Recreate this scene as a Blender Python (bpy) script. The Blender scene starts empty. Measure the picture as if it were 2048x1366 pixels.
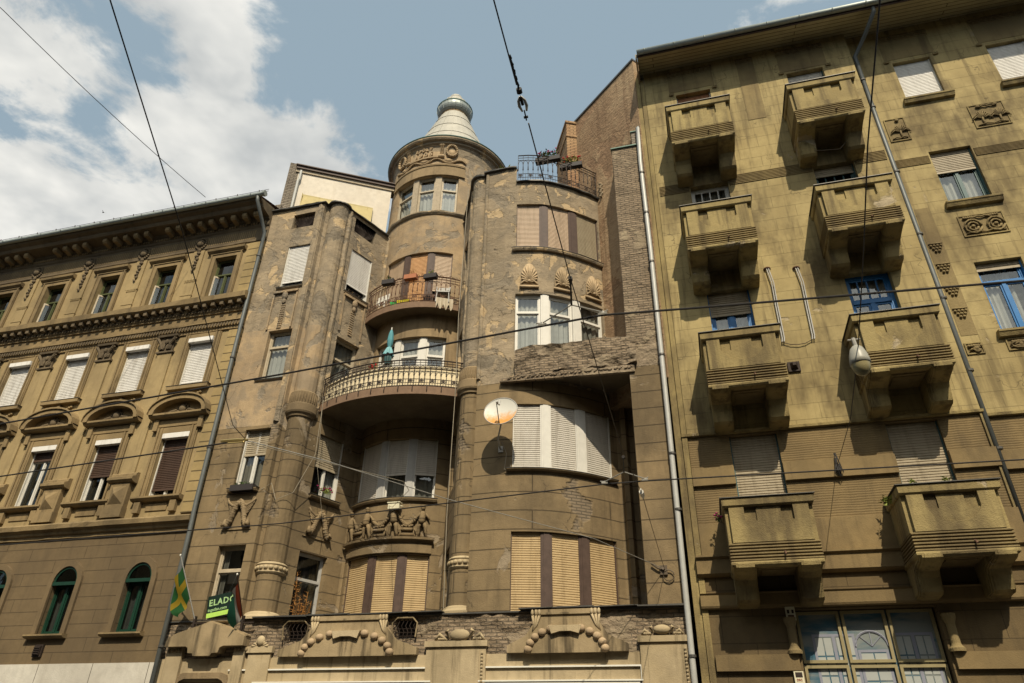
import bpy, math, random
from mathutils import Vector, Matrix, noise
R = math.radians
sc = bpy.context.scene
random.seed(7)

# ---------------------------------------------------------------- camera
cam = bpy.data.cameras.new('camera'); camo = bpy.data.objects.new('camera', cam)
sc.collection.objects.link(camo); sc.camera = camo
cam.sensor_width = 36.0; cam.lens = 1389.0/2048*36
cam.clip_start = 0.1; cam.clip_end = 3000
camo.matrix_world = (Matrix.Translation((0, -16, 1.6)) @ Matrix.Rotation(R(15.512), 4, 'Z')
                     @ Matrix.Rotation(R(90+31.139), 4, 'X') @ Matrix.Rotation(R(1.156), 4, 'Z'))

# ---------------------------------------------------------------- light
SUN = Vector((0.34, -1.0, 1.20)).normalized()
sl = bpy.data.lights.new('sun', 'SUN'); so = bpy.data.objects.new('sun', sl)
sc.collection.objects.link(so)
sl.energy = 4.8; sl.angle = R(0.6); sl.color = (1.0, 0.88, 0.68)
so.rotation_euler = SUN.to_track_quat('Z', 'Y').to_euler()
so.location = (20, -40, 60)

w = bpy.data.worlds.new('World'); sc.world = w; w.use_nodes = True
nt = w.node_tree; nt.nodes.clear()
def wn(t, **k):
    n = nt.nodes.new(t)
    for a, b in k.items(): setattr(n, a, b)
    return n
L = nt.links.new
sky = wn('ShaderNodeTexSky', sky_type='NISHITA', sun_disc=False)
sky.sun_elevation = math.asin(SUN.z); sky.sun_rotation = math.atan2(SUN.x, SUN.y)
sky.air_density = 1.0; sky.dust_density = 2.5; sky.ozone_density = 1.0
tc = wn('ShaderNodeTexCoord')
sep = wn('ShaderNodeSeparateXYZ'); L(tc.outputs['Generated'], sep.inputs[0])
def wm(op, a, b=None, clamp=False):
    n = wn('ShaderNodeMath', operation=op); n.use_clamp = clamp
    for i, v in enumerate((a, b)):
        if v is None: continue
        if isinstance(v, (int, float)): n.inputs[i].default_value = v
        else: L(v, n.inputs[i])
    return n.outputs[0]
zc = wm('MAXIMUM', sep.outputs[2], 0.08)
px = wm('DIVIDE', sep.outputs[0], zc); py = wm('DIVIDE', sep.outputs[1], zc)
cmb = wn('ShaderNodeCombineXYZ'); L(px, cmb.inputs[0]); L(py, cmb.inputs[1])
def wnoise(scale, det, rough, loc, dist=0.0):
    mp = wn('ShaderNodeMapping'); mp.inputs['Location'].default_value = loc
    L(cmb.outputs[0], mp.inputs[0])
    n = wn('ShaderNodeTexNoise'); n.inputs['Scale'].default_value = scale
    n.inputs['Detail'].default_value = det; n.inputs['Roughness'].default_value = rough
    n.inputs['Distortion'].default_value = dist
    L(mp.outputs[0], n.inputs[0]); return n.outputs[0]
n1 = wnoise(4.2, 8, 0.60, (3.1, 1.7, 0), 0.22)
n2 = wnoise(1.9, 4, 0.6, (7.9, 3.3, 2))
# the bank of cloud stands to the left of the turret and thins out to the right
def blobw(cx, cy, rx, ry, amp):
    a = wm('DIVIDE', wm('SUBTRACT', px, cx), rx); b = wm('DIVIDE', wm('SUBTRACT', py, cy), ry)
    d = wm('SQRT', wm('ADD', wm('MULTIPLY', a, a), wm('MULTIPLY', b, b)))
    return wm('MULTIPLY', wm('SUBTRACT', 1.0, d, True), amp)
BL = [(-1.50, 0.98, 0.90, 0.46, 0.95), (-0.80, 0.83, 0.36, 0.30, 0.66), (-0.68, 0.56, 0.20, 0.28, 0.50), (-0.98, 0.50, 0.30, 0.20, 0.38),
      (-2.4, 0.85, 1.0, 0.8, 0.45), (0.30, 0.69, 0.12, 0.07, 0.60), (0.3, -2.2, 2.6, 2.2, 0.75), (3.5, 0.5, 2.2, 2.0, .5)]
bias = None
for q in BL:
    v = blobw(*q); bias = v if bias is None else wm('MAXIMUM', bias, v)
bias = wm('SUBTRACT', bias, blobw(-0.24, 0.76, 0.30, 0.34, 0.55))
dens = wm('ADD', wm('MULTIPLY', wm('SUBTRACT', n1, 0.5), 1.35), wm('SUBTRACT', bias, 0.13))
ramp = wn('ShaderNodeMapRange'); ramp.interpolation_type = 'SMOOTHSTEP'
ramp.inputs['From Min'].default_value = -0.03; ramp.inputs['From Max'].default_value = 0.15
L(dens, ramp.inputs[0])
cc = wn('ShaderNodeMix', data_type='RGBA')
cc.inputs[6].default_value = (4.9, 5.1, 5.1, 1); cc.inputs[7].default_value = (8.6, 8.45, 7.9, 1)
n3 = wnoise(4.2, 4, 0.6, (1.2, 5.1, 4), .2)
cf = wm('ADD', wm('MULTIPLY', wm('SUBTRACT', n2, .5), 2.6), wm('ADD', wm('MULTIPLY', wm('SUBTRACT', n3, .5), 2.2), wm('ADD', wm('MULTIPLY', dens, .6), .45)), True)
L(cf, cc.inputs[0])
skyd = wn('ShaderNodeMix', data_type='RGBA'); skyd.inputs[0].default_value = 0.86
L(sky.outputs[0], skyd.inputs[6]); skyd.inputs[7].default_value = (3.1, 4.05, 4.70, 1)
mx = wn('ShaderNodeMix', data_type='RGBA')
L(ramp.outputs[0], mx.inputs[0]); L(skyd.outputs[2], mx.inputs[6]); L(cc.outputs[2], mx.inputs[7])
# the air round the sun is brighter than the rest of the sky
dt = wn('ShaderNodeVectorMath', operation='DOT_PRODUCT'); L(tc.outputs['Generated'], dt.inputs[0]); dt.inputs[1].default_value = SUN
gl_ = wm('ADD', wm('MULTIPLY', wm('POWER', wm('MAXIMUM', dt.outputs['Value'], 0.0), 7.0), 1.2), 1.0)
vm = wn('ShaderNodeVectorMath', operation='SCALE'); L(mx.outputs[2], vm.inputs[0]); L(gl_, vm.inputs['Scale'])
bg = wn('ShaderNodeBackground'); bg.inputs['Strength'].default_value = 0.1
L(vm.outputs[0], bg.inputs[0]); ow = wn('ShaderNodeOutputWorld'); L(bg.outputs[0], ow.inputs[0])

sc.view_settings.view_transform = 'Standard'; sc.view_settings.look = 'None'
sc.view_settings.exposure = 0.15; sc.view_settings.gamma = 1.0; sc.view_settings.use_curve_mapping = False
sc.render.engine = 'CYCLES'
sc.cycles.max_bounces = 4; sc.cycles.diffuse_bounces = 2; sc.cycles.glossy_bounces = 2
sc.cycles.transparent_max_bounces = 8; sc.cycles.use_denoising = True

# ---------------------------------------------------------------- materials
class NT:
    def __init__(s, name):
        s.m = bpy.data.materials.new(name); s.m.use_nodes = True; s.t = s.m.node_tree
        s.b = s.t.nodes['Principled BSDF']; s.b.inputs['Specular IOR Level'].default_value = 0.25
    def n(s, t, **k):
        n = s.t.nodes.new(t)
        for a, b in k.items(): setattr(n, a, b)
        return n
    def set(s, sock, v):
        if isinstance(v, (int, float)): sock.default_value = v
        elif isinstance(v, (tuple, list)): sock.default_value = tuple(v) + ((1,) if len(v) == 3 and len(sock.default_value) == 4 else ())
        else: s.t.links.new(v, sock)
    def math(s, op, a, b=None, c=None, clamp=False):
        n = s.n('ShaderNodeMath', operation=op); n.use_clamp = clamp
        for i, v in enumerate((a, b, c)):
            if v is not None: s.set(n.inputs[i], v)
        return n.outputs[0]
    def mix(s, f, a, b, mode='MIX'):
        n = s.n('ShaderNodeMix', data_type='RGBA', blend_type=mode); s.set(n.inputs[0], f); s.set(n.inputs[6], a); s.set(n.inputs[7], b)
        return n.outputs[2]
    def coord(s, kind='Object', scale=(1, 1, 1), loc=(0, 0, 0)):
        c = s.n('ShaderNodeTexCoord'); m = s.n('ShaderNodeMapping')
        m.inputs['Scale'].default_value = scale; m.inputs['Location'].default_value = loc
        if kind == 'Object':   # copies weather differently: shift by where they stand
            oi = s.n('ShaderNodeObjectInfo'); ad = s.n('ShaderNodeVectorMath', operation='ADD')
            s.t.links.new(c.outputs[kind], ad.inputs[0]); s.t.links.new(oi.outputs['Location'], ad.inputs[1]); s.t.links.new(ad.outputs[0], m.inputs[0])
        else: s.t.links.new(c.outputs[kind], m.inputs[0])
        return m.outputs[0]
    def noise(s, vec, scale, det=4, rough=.55, dist=0.0):
        n = s.n('ShaderNodeTexNoise'); s.set(n.inputs['Scale'], scale); s.set(n.inputs['Detail'], det)
        s.set(n.inputs['Roughness'], rough); s.set(n.inputs['Distortion'], dist); s.t.links.new(vec, n.inputs[0]); return n.outputs[0]
    def ramp(s, v, lo, hi, smooth=True):
        n = s.n('ShaderNodeMapRange'); n.interpolation_type = 'SMOOTHSTEP' if smooth else 'LINEAR'
        s.set(n.inputs[0], v); s.set(n.inputs['From Min'], lo); s.set(n.inputs['From Max'], hi); return n.outputs[0]
    def brick(s, vec, w, h, mortar, off=.5):
        n = s.n('ShaderNodeTexBrick'); n.offset = off; n.offset_frequency = 2
        s.set(n.inputs['Scale'], 1.0); s.set(n.inputs['Brick Width'], w); s.set(n.inputs['Row Height'], h)
        s.set(n.inputs['Mortar Size'], mortar); s.set(n.inputs['Mortar Smooth'], 0.1); s.set(n.inputs['Bias'], 0.0)
        s.set(n.inputs['Color1'], (0, 0, 0)); s.set(n.inputs['Color2'], (1, 1, 1)); s.set(n.inputs['Mortar'], (.5, .5, .5))
        s.t.links.new(vec, n.inputs[0]); return n.outputs['Fac'], n.outputs['Color']
    def bump(s, h, strength=1.0):
        n = s.n('ShaderNodeBump'); s.set(n.inputs['Strength'], strength); s.set(n.inputs['Distance'], 1.0)
        s.t.links.new(h, n.inputs['Height']); s.t.links.new(n.outputs[0], s.b.inputs['Normal'])

def simple(name, col, rough=.6, metal=0.0, var=.12, spec=.3, bump=0.0, scale=6.0):
    n = NT(name); v = n.coord('Object')
    f = n.noise(v, scale, 4)
    dark = tuple(c*(1-2*var) for c in col); lit = tuple(min(1, c*(1+var)) for c in col)
    n.set(n.b.inputs['Base Color'], n.mix(f, dark, lit))
    n.set(n.b.inputs['Roughness'], rough); n.set(n.b.inputs['Metallic'], metal); n.set(n.b.inputs['Specular IOR Level'], spec)
    if bump: n.bump(n.math('MULTIPLY', n.noise(v, scale*6, 4), bump))
    return n.m

def plaster(name, a, b, stain, peel=0.0, under=(.3, .28, .24), seam=None, grit=.003, terr=0.0, brickmask=0.0,
            brickcol=(.25, .19, .13), rib=0.0, streak=.5, seamz=0.0, rubble=0.0, seamk=.75, grime=.35, runs=(.50, .74), bands=8.0, crack=.35, peel2=None):
    """lime render: two tones, dirt runs, flaking patches down to a rougher coat, brick showing where it has fallen"""
    n = NT(name); ob = n.coord('Object'); uv = n.coord('UV', loc=(0, -seamz, 0))
    big = n.ramp(n.noise(ob, .55, 3, .6), .35, .68)
    col = n.mix(big, a, b)
    fine_n = n.noise(ob, 5.5, 4, .65); fine = n.ramp(fine_n, .3, .75)
    col = n.mix(n.math('MULTIPLY', fine, .38), col, tuple(c*.62 for c in a))
    sv = n.coord('Object', scale=(2.6, 2.6, .22))
    st = n.ramp(n.noise(sv, 1.3, 4, .65), *runs)
    gr = n.ramp(n.noise(n.coord('Object', scale=(1, 1, .6), loc=(13.1, 2.2, 5.5)), .62, 5, .66), .44, .70)
    col = n.mix(n.math('MULTIPLY', gr, grime), col, stain)
    col = n.mix(n.math('MULTIPLY', st, streak), col, stain)
    h = n.math('MULTIPLY', n.noise(ob, 38, 1, .7), grit*1.4)
    h = n.math('ADD', h, n.math('MULTIPLY', fine_n, grit*2.2))
    if terr:
        q = n.noise(n.coord('Object', scale=(.8, .8, 1.35)), 1.25, 4, .52, .5)
        saw = n.math('FRACT', n.math('MULTIPLY', q, bands))
        h = n.math('ADD', h, n.math('MULTIPLY', saw, terr))
        edge = n.ramp(saw, .95, 1.0)
        col = n.mix(n.math('MULTIPLY', edge, .30), col, tuple(c*.4 for c in a))  # flake step edges drawn dark, their small shadows put into the colour
        edge2 = n.ramp(n.noise(ob, 1.7, 3, .6), .44, .6)
        col = n.mix(n.math('MULTIPLY', edge2, .55), col, tuple(c*.78 for c in under))
    if peel2:
        p2 = n.ramp(n.noise(n.coord('Object', scale=(1, 1, .8), loc=(21.2, 11.3, 3.7)), 1.5, 6, .6, .5), 1-peel2[0], 1-peel2[0]+.018, False)
        col = n.mix(p2, col, n.mix(fine, peel2[1], tuple(c*.8 for c in peel2[1]))); h = n.math('SUBTRACT', h, n.math('MULTIPLY', p2, .014))
    if crack > .4:
        vo = n.n('ShaderNodeTexVoronoi', feature='DISTANCE_TO_EDGE'); vo.inputs['Scale'].default_value = .62
        wv = n.n('ShaderNodeVectorMath', operation='ADD'); nn = n.n('ShaderNodeTexNoise'); nn.inputs['Scale'].default_value = 2.4; nn.inputs['Detail'].default_value = 3
        n.t.links.new(ob, nn.inputs[0]); vs = n.n('ShaderNodeVectorMath', operation='SCALE'); vs.inputs['Scale'].default_value = .75
        n.t.links.new(nn.outputs[1], vs.inputs[0]); n.t.links.new(ob, wv.inputs[0]); n.t.links.new(vs.outputs[0], wv.inputs[1]); n.t.links.new(wv.outputs[0], vo.inputs[0])
        ck = n.math('MULTIPLY', n.math('SUBTRACT', 1.0, n.ramp(vo.outputs[0], .002, .009)), n.ramp(n.noise(n.coord('Object', loc=(31, 7, 3)), .8, 4), .54, .60))
        col = n.mix(n.math('MULTIPLY', ck, crack), col, (.04, .03, .02))
    if rubble:
        h = n.math('ADD', h, n.math('MULTIPLY', n.noise(n.coord('Object', scale=(1, 1, 1.9)), 4.5, 5, .7), rubble))
    if seam:
        wd, ht, mo, off = seam
        fac, _ = n.brick(uv, wd, ht, mo, off)
        h = n.math('SUBTRACT', h, n.math('MULTIPLY', fac, .015*seamk/.75))
        col = n.mix(n.math('MULTIPLY', fac, seamk), col, (.035, .026, .016))
    if rib:
        x = n.n('ShaderNodeSeparateXYZ'); n.t.links.new(uv, x.inputs[0])
        wv = n.math('ADD', n.math('MULTIPLY', x.outputs[1], 1/rib), n.math('MULTIPLY', n.noise(ob, 3, 3), .9))
        rr = n.math('PINGPONG', wv, .5)
        h = n.math('ADD', h, n.math('MULTIPLY', rr, .012))
    if peel:
        p = n.ramp(n.noise(n.coord('Object', loc=(4.2, 1.3, 7.7)), 0.85, 6, .62, .6), 1-peel, 1-peel+.035, False)
        ucol = n.mix(n.ramp(n.noise(ob, 3.1, 3, .7), .3, .7), under, tuple(c*.66 for c in under))
        col = n.mix(p, col, ucol)
        h = n.math('SUBTRACT', h, n.math('MULTIPLY', p, .022))
        h = n.math('ADD', h, n.math('MULTIPLY', n.math('MULTIPLY', n.noise(ob, 9, 3, .7), p), .02))
        if brickmask:
            bm = n.ramp(n.noise(n.coord('Object', loc=(9.2, 5.3, 2.7)), .7, 4, .6), 1-brickmask, 1-brickmask+.04, False)
            fac, bc = n.brick(n.coord('UV'), .26, .078, .012)
            bcol = n.mix(n.noise(ob, 2.5, 2, .7), brickcol, tuple(c*.45 for c in brickcol))
            bcol = n.mix(n.math('MULTIPLY', fac, .8), bcol, (.09, .075, .055))
            col = n.mix(bm, col, bcol)
            h = n.math('SUBTRACT', h, n.math('MULTIPLY', n.math('MULTIPLY', fac, bm), .025))
            h = n.math('SUBTRACT', h, n.math('MULTIPLY', bm, .02))
    n.set(n.b.inputs['Base Color'], col); n.set(n.b.inputs['Roughness'], .92)
    n.bump(h); return n.m

def glassmat(name, tint=(.80, .82, .80), refl=1.0, rough=.01):
    n = NT(name); t = n.t
    gl = n.n('ShaderNodeBsdfGlossy'); gl.inputs['Roughness'].default_value = rough
    gl.inputs['Color'].default_value = (refl*.95, refl, refl, 1)
    wob = n.noise(n.coord('Object'), 1.6, 2)
    bp = n.n('ShaderNodeBump'); bp.inputs['Strength'].default_value = .5; bp.inputs['Distance'].default_value = .012
    t.links.new(wob, bp.inputs['Height']); t.links.new(bp.outputs[0], gl.inputs['Normal'])
    tr = n.n('ShaderNodeBsdfTransparent'); tr.inputs['Color'].default_value = (*tint, 1)
    lw = n.n('ShaderNodeLayerWeight'); lw.inputs[0].default_value = .5; fac = n.math('ADD', .10, n.math('MULTIPLY', n.math('POWER', lw.outputs['Facing'], 3.5), .8))
    mxs = n.n('ShaderNodeMixShader')
    t.links.new(fac, mxs.inputs[0]); t.links.new(tr.outputs[0], mxs.inputs[1]); t.links.new(gl.outputs[0], mxs.inputs[2])
    t.links.new(mxs.outputs[0], t.nodes['Material Output'].inputs['Surface']); return n.m

M = {}
OCH = (.34, .247, .135)
M['c_low'] = plaster('central_smooth_render', (.245, .178, .095), (.175, .130, .072), (.075, .056, .033), peel=.40, under=(.27, .215, .145), brickmask=.36, brickcol=(.27, .21, .14), seam=(4.3, .4675, .014, .5), seamz=.315, streak=.45, seamk=.7, grime=.6, crack=.5, grit=.005)  # lower storey toned down: soot plus vignette darkening put into the colour
M['c_trim'] = plaster('central_trim_render', (.29, .212, .118), (.215, .16, .092), (.085, .062, .037), streak=.6, grit=.005, grime=.55)
M['c_up'] = plaster('central_flaking_render', (.335, .265, .175), (.265, .21, .138), (.14, .11, .072), peel=.44, under=(.235, .195, .14), terr=.016, brickmask=.34, brickcol=(.30, .235, .155), streak=.40, grit=.007, rubble=.020, grime=.4, bands=4, crack=.6, peel2=(.43, (.45, .335, .195)))
M['c_smooth'] = plaster('central_left_smooth_render', (.41, .30, .175), (.32, .235, .14), (.17, .125, .08), peel=.42, under=(.26, .215, .155), streak=.45, grit=.006, terr=.006, bands=3, crack=.6, grime=.45, peel2=(.36, (.29, .24, .17)))
M['c_rubble'] = plaster('central_broken_masonry', (.33, .265, .175), (.235, .185, .12), (.12, .09, .06), peel=.5, under=(.28, .22, .15), terr=.02, brickmask=.60, brickcol=(.33, .25, .165), rubble=.05, grit=.009)
M['c_brick'] = plaster('central_grey_brick', (.30, .255, .20), (.2, .17, .13), (.12, .1, .08), seam=(.26, .080, .012, .5), streak=.3, rubble=.05, grit=.006)
M['pale'] = plaster('shopfront_pale_stone', (.48, .385, .24), (.37, .29, .17), (.10, .078, .045), streak=.75, grit=.003, runs=(.52, .70), grime=.4)
M['shopstain'] = plaster('shopfront_stained_stone', (.36, .275, .16), (.25, .19, .105), (.055, .042, .025), streak=.85, grit=.003, runs=(.48, .66), grime=.5)
M['l_wall'] = plaster('left_ochre_render', (.345, .258, .128), (.255, .19, .097), (.13, .097, .05), peel=.31, under=(.46, .36, .21), streak=.5, grime=.55)
M['l_quoin'] = plaster('left_coursed_render', (.36, .265, .12), (.275, .205, .095), (.13, .097, .05), peel=.34, under=(.44, .35, .21), seam=(1.6, .30, .018, .0), seamz=.16, streak=.4)
M['l_arch'] = plaster('left_ground_render', (.158, .113, .060), (.125, .09, .05), (.07, .052, .032), peel=.24, under=(.38, .31, .2), seam=(1.9, .345, .009, .5), seamz=.03, streak=.4, seamk=.5)  # grimy ground floor, its colour also lowered to carry the vignette
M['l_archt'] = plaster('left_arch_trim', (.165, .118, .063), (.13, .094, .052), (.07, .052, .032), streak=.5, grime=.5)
M['l_trim'] = plaster('left_trim_render', (.27, .195, .097), (.195, .142, .073), (.08, .06, .035), streak=.6, grit=.004, grime=.65)
M['l_dark'] = plaster('left_grimy_trim', (.15, .115, .07), (.105, .08, .05), (.05, .038, .025), streak=.6, grit=.006)
M['l_white'] = plaster('left_whitewashed_dado', (.55, .52, .45), (.45, .42, .36), (.3, .27, .22), seam=(1.7, .6, .01, .5), streak=.3)
M['r_wall'] = plaster('right_yellow_render', (.385, .305, .142), (.275, .212, .096), (.10, .074, .038), peel=.34, under=(.38, .31, .20), seam=(1.15, .402, .006, .5), seamz=.08, streak=.62, seamk=.30, grime=.95, runs=(.47, .68), crack=.5)
M['r_plain'] = plaster('right_balcony_render', (.33, .258, .112), (.23, .175, .078), (.09, .067, .036), peel=.36, under=(.38, .31, .20), streak=.75, grit=.006, grime=.85, runs=(.46, .68))
M['r_dirty'] = plaster('right_grimy_render', (.25, .19, .088), (.165, .122, .06), (.07, .052, .03), streak=.6, grit=.005, grime=.6)
M['r_low'] = plaster('right_lower_render', (.155, .110, .053), (.115, .083, .041), (.06, .045, .027), streak=.5, seam=(1.3, .52, .008, .5), seamz=.1, seamk=.5, grime=.6)  # base colour holds both soot and the vignette's darkening
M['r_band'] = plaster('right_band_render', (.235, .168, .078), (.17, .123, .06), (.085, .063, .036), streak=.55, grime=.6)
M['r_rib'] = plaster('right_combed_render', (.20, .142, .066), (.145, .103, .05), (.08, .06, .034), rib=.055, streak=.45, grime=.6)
M['r_fire'] = plaster('firewall_old_render', (.38, .27, .16), (.27, .175, .10), (.15, .09, .05), streak=.75, rubble=.05, grit=.008, peel=.45, under=(.30, .19, .11), runs=(.45, .7))
M['brick_y'] = plaster('chimney_yellow_brick', (.46, .30, .16), (.33, .19, .10), (.16, .08, .05), seam=(.27, .082, .012, .5), streak=.3)
M['beadst'] = plaster('worn_bead_stone', (.42, .31, .19), (.33, .24, .145), (.13, .1, .06), streak=.3, grit=.004)
M['relief'] = plaster('carved_stucco', (.44, .33, .20), (.34, .25, .15), (.12, .09, .05), streak=.3, grit=.004, grime=.5)
M['attic'] = plaster('attic_white_render', (.66, .60, .50), (.58, .52, .43), (.5, .43, .33), streak=.3, grit=.002)
def shutmat(name, a, b):
    n = NT(name); v = n.coord('Object', scale=(.6, .6, 3)); f = n.noise(v, 2.2, 4)
    col = n.mix(f, a, b)
    st = n.ramp(n.noise(n.coord('Object', scale=(7, 7, .7)), 1.0, 4, .65), .46, .74); sp = n.ramp(n.noise(n.coord('Object', loc=(3, 8, 1)), 3.2, 5, .7), .5, .75)
    col = n.mix(n.math('MULTIPLY', st, .38), col, tuple(c*q for c, q in zip(b, (.42, .38, .32)))); col = n.mix(n.math('MULTIPLY', sp, .25), col, tuple(c*.6 for c in b))
    n.set(n.b.inputs['Base Color'], col); n.set(n.b.inputs['Roughness'], .55); return n.m
M['sh_white'] = shutmat('white_roller_slats', (.72, .70, .66), (.62, .60, .55))
M['sh_grey'] = shutmat('pale_grey_roller_slats', (.58, .54, .47), (.47, .44, .38))
M['sh_beige'] = shutmat('beige_wooden_slats', (.52, .385, .205), (.38, .275, .145))
M['sh_pink'] = shutmat('pinkish_beige_slats', (.55, .42, .30), (.46, .35, .24))
M['sh_orange'] = shutmat('orange_wooden_slats', (.62, .37, .18), (.52, .30, .14))
M['sh_brown'] = shutmat('dark_brown_slats', (.085, .05, .035), (.055, .035, .025))
M['sh_tan'] = shutmat('weathered_tan_slats', (.40, .34, .24), (.29, .24, .16))
M['sh_red'] = shutmat('red_brown_slats', (.36, .17, .08), (.29, .13, .06))
M['w_white'] = simple('white_window_paint', (.60, .58, .52), .45, var=.08)
M['w_grey'] = simple('grey_window_paint', (.40, .39, .36), .5, var=.1)
M['w_cream'] = simple('worn_cream_window_paint', (.44, .37, .26), .6, var=.2, scale=9)
M['w_brown'] = simple('dark_brown_timber', (.085, .055, .042), .6, var=.25)
M['w_raw'] = simple('bare_weathered_timber', (.40, .33, .23), .75, var=.25, scale=12)
M['w_green'] = simple('dark_green_window_paint', (.009, .040, .024), .45, var=.2)
M['w_moss'] = simple('mossy_green_window_paint', (.075, .085, .03), .6, var=.25)
M['w_blue'] = simple('bright_blue_window_paint', (.02, .15, .38), .4, var=.15)
M['w_teal'] = simple('old_teal_window_paint', (.045, .10, .10), .5, var=.2)
M['w_olive'] = simple('olive_window_frame_paint', (.30, .25, .13), .5, var=.15)
M['glass'] = glassmat('window_glass'); M['glassd'] = glassmat('dark_window_glass', (.3, .32, .32), .7)
M['curtain'] = shutmat('white_net_curtain', (.44, .43, .39), (.30, .30, .27))
M['curtaind'] = shutmat('dim_curtain', (.24, .23, .20), (.13, .125, .11))
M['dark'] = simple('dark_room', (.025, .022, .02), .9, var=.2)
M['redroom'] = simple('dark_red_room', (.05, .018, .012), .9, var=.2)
M['zinc'] = simple('zinc_gutter', (.30, .33, .31), .5, .35, .15)
M['pipew'] = simple('pale_painted_downpipe', (.44, .44, .41), .45, .1, .1)
M['pipeg'] = simple('grey_zinc_downpipe', (.13, .14, .135), .5, .25, .15)
M['iron'] = simple('rusty_black_iron', (.045, .032, .025), .7, .3, .35, scale=15)
M['rustiron'] = simple('rust_brown_iron', (.14, .075, .045), .8, .1, .3, scale=12)
M['tin'] = simple('grey_roof_tin', (.40, .38, .32), .6, .1, .16, scale=2.5)
M['tinrust'] = simple('rusty_roof_tin', (.36, .24, .12), .6, .2, .3, scale=5)
M['verd'] = simple('green_copper_edge', (.13, .21, .17), .6, .1, .2)
M['lead'] = simple('dark_lead_flashing', (.10, .095, .085), .5, .4, .2)
M['cream'] = simple('cream_parapet_panel', (.74, .63, .42), .8, var=.12)
M['rustband'] = simple('red_brown_slab_edge', (.21, .135, .085), .85, var=.2, bump=.004)
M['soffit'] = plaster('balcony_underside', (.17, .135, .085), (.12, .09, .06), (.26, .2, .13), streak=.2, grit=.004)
M['wood'] = plaster('eave_boards', (.46, .40, .24), (.36, .31, .18), (.2, .17, .10), seam=(9, .17, .014, .5), streak=.2)
M['cable'] = simple('black_cable', (.025, .022, .02), .6, var=.1)
M['cablep'] = simple('pale_cable', (.30, .26, .19), .6, var=.1)
M['cableb'] = simple('brown_wire', (.10, .075, .05), .6, .2, .1)
M['galv'] = simple('galvanised_fitting', (.42, .40, .35), .5, .5, .15)
M['porc'] = simple('grey_porcelain', (.62, .60, .54), .25, 0, .1, .5)
M['leaf'] = simple('green_leaves', (.075, .13, .025), .7, var=.4, scale=25)
M['leafy'] = simple('yellow_green_leaves', (.26, .30, .06), .7, var=.3, scale=25)
M['pink'] = simple('pink_petals', (.62, .10, .28), .6, var=.2); M['red'] = simple('red_petals', (.55, .03, .03), .6, var=.2)
M['magenta'] = simple('magenta_petals', (.30, .01, .10), .6, var=.2)
M['dry'] = simple('dry_orange_weed', (.36, .17, .045), .8, var=.3, scale=30)
M['terra'] = simple('terracotta', (.40, .16, .08), .8, var=.15)
M['boxd'] = simple('dark_planter_plastic', (.035, .03, .028), .6, var=.1)
M['whitep'] = simple('white_plastic', (.70, .68, .60), .4, var=.06)
M['ivory'] = simple('ivory_plastic', (.62, .58, .42), .5, var=.08)
M['asphalt'] = simple('asphalt', (.055, .054, .052), .9, var=.25, bump=.004, scale=3)
M['paving'] = plaster('pavement_slabs', (.24, .23, .21), (.2, .19, .17), (.12, .11, .1), seam=(.6, .6, .01, .5), streak=.1)
M['roof'] = simple('roof_tiles_brown', (.16, .085, .055), .8, var=.25, scale=4)

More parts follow.
